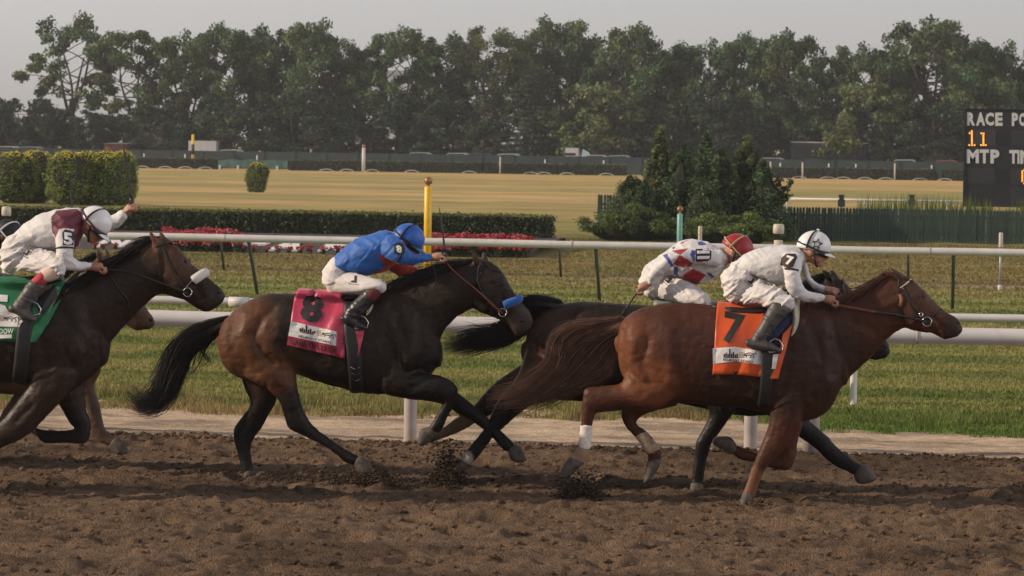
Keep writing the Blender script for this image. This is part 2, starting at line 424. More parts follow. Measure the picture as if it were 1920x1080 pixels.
blades('far_turf_grass', x, y, turf_z(x, y), .02+.03*r.random(len(x)), .035+.02*r.random(len(x)), c, 'mown grass from the middle rail to the bank', .5, 16)
# stray clods on the dirt: a crumbly litter of small lumps
r = np.random.default_rng(21); n = 15000
cx = r.uniform(-11, 4, n); cy = 17.6+(YE+.05-17.6)*r.random(n)**.8
ex = r.random(n) < .16; cy[ex] = YE-.12+r.normal(0, .10, ex.sum())
cz = dirt_z(cx.copy(), cy.copy()); s = .005+.020*r.random(n)**3; s[ex] *= 1.1
ico = np.array([(0,0,1),(.89,0,.45),(.28,.85,.45),(-.72,.53,.45),(-.72,-.53,.45),(.28,-.85,.45),(.72,.53,-.45),(-.28,.85,-.45),(-.89,0,-.45),(-.28,-.85,-.45),(.72,-.53,-.45),(0,0,-1)])
icoF = np.array([(0,1,2),(0,2,3),(0,3,4),(0,4,5),(0,5,1),(1,6,2),(2,7,3),(3,8,4),(4,9,5),(5,10,1),(1,10,6),(2,6,7),(3,7,8),(4,8,9),(5,9,10),(6,11,7),(7,11,8),(8,11,9),(9,11,10),(10,11,6)])
def clods(name, P, S, C, label, seed):
    r = np.random.default_rng(seed); n = len(P); V = ico[None]*(S[:, None, None])*(.65+.7*r.random((n, 12, 1)))*np.array([1.25, 1.1, .8])+P[:, None, :]
    F = (np.arange(n)*12)[:, None, None]+icoF[None]
    me = npmesh(V.reshape(-1, 3), F.reshape(-1, 3)); setcol(me, np.repeat(C, 12, axis=0))
    o = link(name, me, G['dirt'], None, True); return tag(o, label, 'dirt', kind='stuff')
clods('dirt_clods', np.stack([cx, cy, cz+s*.3], 1), s, dirt_c(cx, cy, cz)*(.7+.5*r.random(n))[:, None], 'crumbs and clods of loose dirt on the track', 22)

# ------------------------------------------------------------------ rails
M_white = mat('white_rail_paint', (0.57, 0.545, 0.53), rough=0.5, noise=0.06, nscale=3, dirt=(.45, .40, .34, .5), dscale=5)
M_post = mat('worn_white_post', (0.38, 0.33, 0.31), rough=0.6, noise=0.12, nscale=6, dirt=(.30, .22, .16, .6), dscale=7)
M_dark = mat('dark_green_post', (0.045, 0.055, 0.045), rough=0.5, noise=0.2)
def rail(label, Yr, z, rad, x0, x1, posts, foot, lean, pr, pm, joint=None, cuff=False):
    root = empty('rail', ((x0+x1)/2, Yr, 0), label, 'rail')
    xs = np.linspace(x0, x1, 60)
    MB().tube([(x, Yr, z+.006*math.sin(x*1.3)) for x in xs], rad, 16).build('top_rail', M_white, root, True)
    for px in posts:
        top = np.array([px, Yr, z-rad*.6]); ft = np.array([px, foot, -.1])
        if lean == 'neck':
            P = [ft, (px, foot, z*.55), (px, foot-.02, z*.85), (px, (foot+Yr)/2, z-.01), top]
            MB().tube(crom(P, 5), pr, 12).build('post', pm, root, True)
        else:
            MB().tube([ft, top], pr, 10).build('post', pm, root, True)
        if cuff:
            MB().tube([(px-.11, Yr, z+.003), (px+.11, Yr, z+.003)], rad*1.22, 16).build('collar', M_white, root, True)
    if joint:
        for jx in joint: MB().tube([(jx-.012, Yr, z+.003), (jx+.012, Yr, z+.003)], rad*1.06, 16).build('joint', M_post, root, True)
rail('thick white running rail right behind the horses', 28.86, 1.105, .078, -40, 30, [-37+3.2*k+.08 for k in range(21)], 29.0, 'neck', .062, M_post, joint=[-9.9, -6.6, -3.4, -.2, 3.1], cuff=False)
rail('thinner white rail just beyond the thick rail', 34.15, .995, .045, -45, 35, [-41.95+6.82*k+.1 for k in range(12)], 34.6, 'neck', .038, M_white, cuff=True)
rail('white rail on slanted dark posts across the turf course', 55.25, 1.03, .068, -60, 45, [-56.4+6.29*k for k in range(16)], 56.1, 'slant', .034, M_dark, joint=[-19, -12.8, -6.5, -.2])
rail('low far rail on thin dark posts behind the slanted post rail', 65.4, .70, .028, -62, 40, [-59.0+7.29*k for k in range(13)], 65.85, 'slant', .028, M_dark)
# the second, thicker stub beside a post of the running rail
o = empty('post', (-1.15, 28.7, 0), 'short thick white post stub standing beside the chestnut horse\'s foreleg', 'post')
MB().lathe((-1.15, 28.72, -.05), [(.078, 0), (.078, .55), (.072, .57)], 20).build('shaft', M_post, o, True)
def stake(pxx, pyt, Yp, w, foot_c, label, style):
    b = U(pxx, pyt, Yp); x = b[0]; h = b[2]
    root = empty('marker_post', (x, Yp, 0), label, 'post', 'marker posts')
    if style == 'cap':
        MB().lathe((x, Yp, -.1), [(w*.86, 0), (w*.86, h-.07)], 20).build('shaft', M_cream, root, True)
        MB().lathe((x, Yp, h-.10), [(w*.9, 0), (w*1.08, .01), (w*1.1, .06), (w*1.02, .10), (w*.8, .112)], 20).build('cap', M_cream, root, True)
    else:
        MB().lathe((x, Yp, -.1), [(w*.4, 0), (w*.4, h-.1)], 12).build('shaft', M_grey, root, True)
        MB().lathe((x, Yp, h-.3), [(w*.7, 0), (w*.75, .02), (w*.75, .28), (w*.6, .3)], 14).build('cap', M_cream, root, True)
        MB().lathe((x, Yp, 0), [(w*.8, -.05), (w*.8, .08), (w*.5, .1)], 12).build('foot', M_white, root, True)
M_cream = mat('cream_post', (0.52, 0.46, 0.38), rough=0.55, noise=0.1, dirt=(.28, .18, .1, .55), dscale=9)
M_grey = mat('galvanised_post', (0.3, 0.3, 0.3), rough=0.45, metal=.4, noise=0.1)
stake(1460, 422, 35.3, .058, 0, 'thick cream post with a collar cap beside the all white jockey', 'cap')
stake(12, 389, 36.0, .052, 0, 'grey cream post with a collar cap at the left edge', 'cap')
stake(1877, 436, 64.0, .055, 0, 'thin marker stake with pale head near the right edge', 'thin')
stake(1313, 424, 64.0, .055, 0, 'thin marker stake with pale head behind the red helmet', 'thin')
def ball_pole(pxx, pyb, Yp, w, br, col, label):
    b = U(pxx, pyb, Yp); x = b[0]; h = b[2]
    root = empty('furlong_pole', (x, Yp, 0), label, 'pole', 'ball topped track poles')
    MB().lathe((x, Yp, -.1), [(w, 0), (w, h-.1*0+.1), (w*.8, h+.115)], 20).build('shaft', col, root, True)
    MB().lathe((x, Yp, h), [(w*.5, 0), (w*.35, .03), (w*.35, .05)], 12).build('neck', M_gold, root, True)
    MB().ball((x, Yp, h+.05+br*.9), br, 20, 12).build('ball', M_gold, root, True)
M_gold = mat('aged_gold_paint', (0.30, 0.15, 0.07), rough=0.4, noise=0.25, nscale=12, metal=.3)
ball_pole(803, 351, 62, .077, .086, mat('yellow_paint', (.78, .46, .012), .4, noise=.06, dirt=(.4, .24, .03, .4)), 'yellow pole topped with a gold ball behind the blue jockey')
ball_pole(1275, 402, 62, .055, .062, mat('teal_paint', (.16, .36, .33), .45, noise=.08, dirt=(.2, .25, .2, .4)), 'pale teal pole topped with a gold ball in front of the junipers')
# ================================================================== horses
M = {}
M['coat'] = mat('horse_coat', (0.05, 0.03, 0.02), rough=0.52, noise=0.14, nscale=5, attr='col', spec=0.22, bump=0.003, bscale=60,
                dirt=(0.11, 0.07, 0.045, 0.16), dscale=26)
_n = M['coat'].node_tree; _t = _n.nodes.new('ShaderNodeTexNoise'); _t.inputs['Scale'].default_value = 7.0; _t.inputs['Detail'].default_value = 6.0
_r = _n.nodes.new('ShaderNodeMapRange'); _r.inputs[1].default_value = .35; _r.inputs[2].default_value = .65; _r.inputs[3].default_value = .38; _r.inputs[4].default_value = .66
_n.links.new(_t.outputs['Fac'], _r.inputs[0]); _n.links.new(_r.outputs[0], _n.nodes['Principled BSDF'].inputs['Roughness'])   # sweaty and dry patches
M['hoof'] = mat('horse_hoof', (0.07, 0.055, 0.045), rough=0.7, noise=0.4, nscale=30, dirt=(0.17, 0.12, 0.085, 0.8), dscale=25)
M['hair_black'] = mat('black_hair', (0.012, 0.010, 0.009), rough=0.5, noise=0.4, nscale=12)
M['hair_brown'] = mat('brown_hair', (0.13, 0.062, 0.038), rough=0.5, noise=0.4, nscale=12)
M['eye'] = mat('horse_eye', (0.012, 0.007, 0.005), rough=0.08, noise=0.2)
M['leather'] = mat('black_leather', (0.014, 0.012, 0.011), rough=0.45, noise=0.3)
M['tan_leather'] = mat('tan_leather', (0.22, 0.10, 0.05), rough=0.55, noise=0.3)
M['red_rein'] = mat('brown_rubber_rein', (0.16, 0.045, 0.025), rough=0.6, noise=0.3, nscale=80)
M['steel'] = mat('bit_steel', (0.6, 0.58, 0.55), rough=0.22, metal=1.0, noise=0.1)
M['bandage'] = mat('white_bandage', (0.72, 0.66, 0.6), rough=0.9, noise=0.15, nscale=40, dirt=(0.3, 0.22, 0.15, 0.7), dscale=16, bump=0.004, bscale=70)

M['bandage_dirty'] = mat('mud_stained_bandage', (0.30, 0.215, 0.14), rough=0.9, noise=0.3, nscale=30, dirt=(0.5, 0.44, 0.38, 0.7), dscale=20, bump=0.004, bscale=70)
def hair(name, guides, n, thick, jit, matr, parent, core=None, seg=12, lenvar=0.35, seed=1):
    """many thin tapered strands that follow traced guide lines"""
    r = np.random.default_rng(seed)
    G = [crom(g, 8) for g in guides]
    def resample(P, k):
        d = np.concatenate([[0], np.cumsum(np.linalg.norm(np.diff(P, axis=0), axis=1))]); t = np.linspace(0, d[-1], k)
        return np.stack([np.interp(t, d, P[:, i]) for i in range(3)], 1)
    G = np.array([resample(g, seg) for g in G]); V = []; F = []
    for s in range(n):
        i = r.integers(0, len(G)); j = min(len(G)-1, i+1) if r.random() < 0.8 else i; m = r.random()
        P = G[i]*(1-m)+G[j]*m
        L = 1-lenvar*r.random()**1.5
        P = np.stack([np.interp(np.linspace(0, L*(seg-1), seg), np.arange(seg), P[:, k]) for k in range(3)], 1)
        t = np.linspace(0, 1, seg)
        off = r.normal(0, jit, 3); off2 = r.normal(0, jit*0.55, 3); ph = r.random()*6
        P = P + off*(0.25+0.9*t**1.3)[:, None] + off2*(np.sin(t*5+ph)*t)[:, None]
        w0 = thick*(0.5+r.random())
        T = np.gradient(P, axis=0); T /= np.linalg.norm(T, axis=1)[:, None]+1e-9
        A = np.cross(T, [0.1, 1, 0.2]); A /= np.linalg.norm(A, axis=1)[:, None]+1e-9; B = np.cross(T, A)
        o = len(V)
        for k in range(seg):
            wk = w0*(1-0.85*t[k])*(0.6+0.4*min(1, t[k]*6))
            for q in range(3):
                a = 2.094*q; V.append(P[k]+wk*(A[k]*math.cos(a)+B[k]*math.sin(a)))
        for k in range(seg-1):
            for q in range(3):
                F.append((o+3*k+q, o+3*k+(q+1) % 3, o+3*k+3+(q+1) % 3, o+3*k+3+q))
    me = npmesh(V, F)
    return link(name, me, matr, parent, True)

def strap(pts, wid, bvh, mb, off=0.006, thick=0.004, Y=None, sub=6):
    """a flat strap lying on the skin along traced points"""
    P = crom(np.array([(p[0], p[1], 0) for p in pts], float), sub)[:, :2] if len(pts) > 2 else \
        np.array([np.array(pts[0])*(1-t)+np.array(pts[1])*t for t in np.linspace(0, 1, 8)])
    W = [hit(bvh, p[0], p[1], off, Y) for p in P]; W = [x for x in W if x is not None]
    if len(W) < 2: return
    W = np.array(W); W[1:-1] = (W[:-2]+W[1:-1]*2+W[2:])/4
    mb.tube(W, wid/2, 6, True, 0.5)

def make_horse(D):
    f = D.get('f'); Y = D['Y']
    root = empty('race_horse', (U(*D['base'], Y)[0], Y, 0), D['label'], 'horse', 'galloping race horses')
    parts = []
    parts.append(loft(D['torso'], Y, n=24, exp=0.92)); parts.append(loft(D['neck'], Y, n=20)); parts.append(loft(D['head'], Y, n=20, exp=0.9))
    for leg in D['legs']: parts.append(loft(leg['st'], Y, n=14, dy=leg['dy'], f=leg.get('f')))
    for b in D.get('bulges', []):
        c = U(b[0], b[1], Y+b[2]); parts.append(ballVF(c, b[3], b[4]))
    ear = D['ears']
    for k, (bx, by, tx, ty, dy) in enumerate(ear):
        B, T = U(bx, by, Y+dy), U(tx, ty, Y+dy*1.4); m = B*0.45+T*0.55
        parts.append(tubeVF([B-(T-B)*0.3, B, m, T*0.9+B*0.1, T], [0.022, 0.026, 0.024, 0.012, 0.004], 8))
    me = fuse(parts, 0.0115, 5, 0.5)
    sculpt(me, D.get('muscle', []))
    sculpt(me, D.get('muscle', []), side=1)
    V = getV(me).astype(float); N = getN(me)               # fine relief: tendons, veins and skin folds
    P = toPx(V); n1 = fbm(P[:, 0]*.055+P[:, 1]*.02, P[:, 1]*.11, 3); n2 = fbm(P[:, 0]*.09+40, P[:, 1]*.05+V[:, 1]*3, 4)
    V = V+N*(((1-np.abs(2*n1-1)*2)*.0028+(n2-.5)*.009))[:, None]; me.vertices.foreach_set('co', V.astype(np.float32).ravel()); me.update()
    V = getV(me); P = toPx(V); C = np.tile(np.array(D['coat'], np.float32), (len(V), 1))
    nz = fbm(V[:, 0]*3+V[:, 1]*2, V[:, 2]*3, 3)[:, None]
    C = C*(0.75+0.5*nz)
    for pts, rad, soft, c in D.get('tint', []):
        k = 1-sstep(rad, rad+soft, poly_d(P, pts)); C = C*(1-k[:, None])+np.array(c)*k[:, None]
    for leg in D['legs']:
        side = np.exp(-((V[:, 1]-(Y+leg['dy']))/0.11)**4)
        for pts, rad, soft, c in leg.get('tint', []):
            k = (1-sstep(rad, rad+soft, poly_d(P, pts)))*side; C = C*(1-k[:, None])+np.array(c)*k[:, None]
    setcol(me, C)
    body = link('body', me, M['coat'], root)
    bvh = bvh_of(me)
    for leg in D['legs']:
        if 'hoof' in leg:
            h = fuse([loft(leg['hoof'], Y, n=14, dy=leg['dy'], f=leg.get('f'), sub=3)], 0.008, 3)
            link('hoof', h, M['hoof'], root)
        if 'wrap' in leg:
            h = fuse([loft(leg['wrap'], Y, n=14, dy=leg['dy'], f=leg.get('f'), sub=3)], 0.007, 2)
            link('leg_bandage', h, M[leg.get('wm', 'bandage')], root)
    ex, ey = D['eye']
    for s in (-1, 1):
        e = hit(bvh, ex, ey, 0.0, Y)
        if s == 1: e = np.array([e[0], 2*Y-e[1], e[2]])
        e[1] -= 0.006*s*-1*-1 if s == -1 else -0.006
        MB().ball(e, 0.021, 12, 8, (1.15, 0.35, 0.8)).build('eye', M['eye'], root, True)
    if 'nostril' in D:
        p = hit(bvh, *D['nostril'], 0.001, Y); MB().ball(p, 0.019, 10, 7, (1.15, 0.28, 0.8)).build('nostril', M['eye'], root, True)
    hm = M[D['hair']]
    g = [[U(x, y, Y+dy) for x, y in line] for line, dy in D['mane']]
    hair('mane', g, D.get('mane_n', 420), 0.0045, 0.022, hm, root, seg=7, lenvar=0.6, seed=3)
    if 'tail' in D:
        g = [[U(x, y, Y+dy) for x, y in line] for line, dy in D['tail']]
        t = hair('tail', g, D.get('tail_n', 520), D.get('tail_w', 0.0042), D.get('tail_j', 0.028), hm, root, seg=16, lenvar=0.5, seed=5)
        if 'dock' in D:
            link('dock', fuse([loft(D['dock'], Y, n=10)], 0.01, 3), hm, t)
        if 'wisps' in D:
            g = [[U(x, y, Y+dy) for x, y in line] for line, dy in D['wisps']]
            hair('tail_wisp', g, D.get('wisp_n', 60), 0.003, 0.014, hm, t, seg=14, lenvar=0.4, seed=8)
    mb = MB()
    for pts, wd in D.get('straps', []): strap(pts, wd, bvh, mb, Y=Y-0.1)
    br = mb.build('bridle', M['leather'], root, True)
    for pts, wd, mk in D.get('straps2', []):
        b2 = MB(); strap(pts, wd, bvh, b2, Y=Y-0.1); b2.build('bridle_strap', M[mk], br, True)
    for (x, y, r) in D.get('rings', []):
        c = hit(bvh, x, y, 0.012, Y-0.08)
        ring = [c+np.array([r*math.cos(a), -0.004, r*math.sin(a)]) for a in np.linspace(0, 2*math.pi, 17)]
        MB().tube(ring, 0.0045, 6, False).build('bit_ring', M['steel'], br, True)
    for pts, r, mk in D.get('reins', []):
        Q = crom([U(x, y, Y+dy) for x, y, dy in pts], 6)
        MB().tube(Q, r, 6, True, 0.45).build('rein', M[mk], br, True)
    if 'roll' in D:
        a, b, r, mk = D['roll']
        A, B = hit(bvh, *a, 0.0, Y), hit(bvh, *b, 0.0, Y)
        ym = Y
        pts = []
        for t in np.linspace(0, 1, 9):
            q = A*(1-t)+B*t; q[1] = min(A[1], B[1])-0.012+0.05*t*t; pts.append(q)
        far = [np.array([p[0], 2*Y-p[1], p[2]]) for p in pts[::-1]]
        bend = [pts[-1]*(1-t)+far[0]*t+np.array([0.012, 0, 0.012])*math.sin(math.pi*t) for t in np.linspace(0.15, 0.85, 6)]
        full = pts+bend+far
        rr = [r*min(1, 0.9+0.1*min(i, len(full)-1-i)) for i in range(len(full))]
        MB().tube(full, rr, 12).build('shadow_roll', M[mk], br, True)
    return root, me, bvh
M['roll_blue'] = mat('blue_fleece', (0.02, 0.10, 0.36), rough=0.95, noise=0.3, nscale=120, bump=0.006, bscale=160, sheen=0.4)
M['roll_white'] = mat('white_fleece', (0.62, 0.58, 0.55), rough=0.95, noise=0.2, nscale=120, bump=0.006, bscale=160, sheen=0.4)

z2 = lambda x, y: (230+x/2, 380+y/2)
z3 = lambda x, y: (820+x/2, 400+y/2)
z4 = lambda x, y: (1280+x/1.9286, 400+y/1.9286)
def ap(f, st): return [(*f(s[0], s[1]), *f(s[2], s[3]), *s[4:]) for s in st]
def ap2(f, pts): return [f(*p) for p in pts]
BLK = (0.007, 0.006, 0.0055); HOOFC = (0.05, 0.04, 0.032)

# ---- number 8: dark bay
Y8 = UG(467, 896)[1] - 0.13
H8 = dict(Y=Y8, base=z2(820, 1030), label='dark bay horse with blue noseband roll carrying the pink cloth number 8', coat=(0.021, 0.0125, 0.0085), hair='hair_black',
  torso=ap(z2, [(362,500,362,535,.06),(385,440,385,615,.17),(440,388,455,662,.24),(520,347,560,675,.28),(600,341,640,642,.28),(700,344,720,668,.28),(800,352,820,696,.29),(880,345,900,713,.28),(950,332,960,718,.25),(1010,322,1025,712,.22),(1080,335,1095,690,.19),(1135,390,1150,655,.16),(1172,480,1178,615,.11)]),
  neck=ap(z2, [(950,335,1120,625,.16),(1030,312,1186,520,.13),(1110,284,1213,468,.11),(1200,246,1262,423,.095),(1280,222,1308,398,.085),(1330,208,1335,390,.08)]),
  head=ap(z2, [(1335,207,1312,392,.08),(1388,226,1343,412,.092),(1430,268,1385,428,.085),(1457,322,1420,442,.068),(1485,362,1447,458,.058),(1513,393,1460,480,.055),(1533,422,1477,499,.047),(1537,445,1500,495,.036)]),
  ears=[(*z2(1338,232),*z2(1310,182),-.05),(*z2(1362,225),*z2(1352,180),.05)],
  eye=z2(1400,308), nostril=z2(1497,442),
  legs=[
   dict(dy=-.14, st=ap(z2, [(640,540,430,560,.12),(650,640,462,652,.11),(656,690,545,700,.085),(668,740,585,742,.068),(684,788,606,800,.055),(706,826,624,846,.047),(738,856,670,870,.038),(785,890,762,916,.033),(830,922,808,952,.034),(868,942,836,974,.040),(892,955,868,984,.034)]),
        hoof=ap(z2, [(895,952,868,985,.042),(922,968,880,1008,.05),(940,1003,890,1014,.054)]),
        tint=[(ap2(z2,[(640,790),(700,855),(900,980)]),34,30,BLK)]),
   dict(dy=.13, st=ap(z2, [(600,600,430,600,.11),(592,680,455,690,.095),(575,745,478,750,.075),(548,795,450,800,.06),(522,845,416,850,.05),(487,895,419,900,.042),(481,940,432,945,.034),(489,985,444,990,.036),(496,1020,452,1024,.042)]),
        hoof=ap(z2, [(497,1010,452,1014,.05),(500,1040,455,1040,.055)]), tint=[(ap2(z2,[(500,760),(455,850),(475,1030)]),60,40,BLK)]),
   dict(dy=-.13, st=ap(z2, [(1050,560,960,690,.10),(1060,610,985,718,.095),(1105,636,1062,735,.085),(1160,642,1142,744,.072),(1212,656,1196,748,.058),(1254,690,1206,752,.05),(1250,735,1200,742,.044),(1236,772,1198,758,.036),(1214,812,1174,800,.033),(1200,846,1158,830,.038),(1182,866,1140,846,.034)]),
        hoof=ap(z2, [(1184,864,1138,842,.042),(1160,892,1114,852,.05),(1134,908,1106,895,.054)]), tint=[(ap2(z2,[(1180,690),(1230,730),(1150,870)]),45,40,BLK)]),
   dict(dy=.13, st=ap(z2, [(1080,560,1000,680,.1),(1110,640,1062,730,.088),(1180,660,1150,745,.07),(1250,708,1215,764,.055),(1300,745,1270,800,.048),(1350,790,1320,826,.037),(1400,835,1370,866,.033),(1432,868,1402,898,.034),(1462,896,1428,926,.040),(1476,911,1447,936,.034)]),
        hoof=ap(z2, [(1474,908,1446,938,.042),(1495,920,1450,954,.05),(1515,960,1456,962,.054)]), tint=[(ap2(z2,[(1200,720),(1330,800),(1480,930)]),50,40,BLK)]),
  ],
  bulges=[(*z2(470,520),-.16,.13,(1.1,.75,1.3)),(*z2(470,520),.16,.13,(1.1,.75,1.3)),(*z2(590,600),-.17,.10,(1.1,.6,1.3)),(*z2(1060,560),-.14,.15,(.9,.6,1.3)),(*z2(1060,560),.14,.15,(.9,.6,1.3))],
  muscle=[(ap2(z2,[(560,400),(520,440),(490,500),(520,560),(560,600)]),9,-.020),(ap2(z2,[(420,430),(400,500),(420,570),(500,640)]),8,-.014),
          (ap2(z2,[(470,430),(455,500),(500,590),(580,650)]),13,.016),(ap2(z2,[(590,470),(560,540),(600,600)]),12,.014),
          (ap2(z2,[(1010,400),(1060,520),(1000,640)]),11,-.014),(ap2(z2,[(1110,440),(1130,560),(1080,640)]),9,-.014),(ap2(z2,[(990,480),(985,620)]),12,-.010),
          (ap2(z2,[(1180,640),(1080,700)]),7,-.010),(ap2(z2,[(690,640),(820,690)]),9,-.008),(ap2(z2,[(1340,300),(1370,380)]),7,.010),(ap2(z2,[(1420,350),(1450,420)]),6,-.010),(ap2(z2,[(1385,290),(1425,300)]),4,.008)],
  tint=[(ap2(z2,[(385,480),(390,560),(450,630),(560,680)]),38,42,(.105,.042,.018)),(ap2(z2,[(460,440),(440,520)]),30,45,(.10,.040,.018)),(ap2(z2,[(1500,440),(1490,480)]),16,22,(.05,.035,.028)),(ap2(z2,[(1340,210),(1310,185)]),8,8,(.05,.025,.015))],  # rump patches: orange sunlight put into the coat colour; muzzle and ear are markings
  mane=[([z2(1320,215),z2(1240,232),z2(1160,250)],-.02),([z2(1280,225),z2(1200,238),z2(1120,262)],-.05),([z2(1210,242),z2(1120,262),z2(1040,310)],-.06),([z2(1120,275),z2(1050,292),z2(985,345)],-.07),([z2(1040,300),z2(1000,315),z2(975,350)],-.06)], mane_n=700,
  tail=[([z2(395,432),z2(320,452),z2(245,485),z2(185,545),z2(150,625),z2(120,700),z2(75,738),z2(30,690)],-.03),
        ([z2(388,450),z2(310,485),z2(240,530),z2(190,600),z2(160,690),z2(120,750),z2(60,762),z2(25,720)],0),
        ([z2(380,475),z2(310,520),z2(245,570),z2(205,650),z2(170,725),z2(120,772),z2(70,770),z2(40,740)],.03)], tail_n=1300, tail_w=.0036, tail_j=.034,
  dock=ap(z2, [(400,425,380,485,.05),(330,450,335,505,.045),(260,485,275,535,.04),(205,535,235,570,.03),(170,600,200,625,.02)]),
  wisps=[([z2(380,490),z2(345,550),z2(325,595),z2(240,625)],-.03),([z2(330,500),z2(270,560),z2(240,630),z2(190,730)],0),([z2(360,480),z2(300,560),z2(330,600),z2(280,620)],.03)],
  straps=[(ap2(z2,[(1345,215),(1330,290),(1370,370),(1418,415)]),.022),(ap2(z2,[(1415,410),(1440,395),(1470,345)]),.02),(ap2(z2,[(1350,222),(1390,250),(1420,262)]),.02),(ap2(z2,[(1345,260),(1312,330),(1305,390)]),.014)],
  rings=[(*z2(1425,412),.033)],
  reins=[([(*z2(1425,415),-.09),(*z2(1330,330),-.13),(*z2(1240,255),-.12),(*z2(1200,205),-.1)],.006,'red_rein'),([(*z2(1425,415),.09),(*z2(1300,330),.12),(*z2(1200,280),.12),(*z2(1160,275),.1)],.008,'red_rein'),([(*z2(1155,215),-.16),(*z2(1175,290),-.17),(*z2(1140,335),-.17),(*z2(1110,320),-.15)],.007,'leather')],
  roll=(z2(1430,385), z2(1478,366), .036, 'roll_blue'))

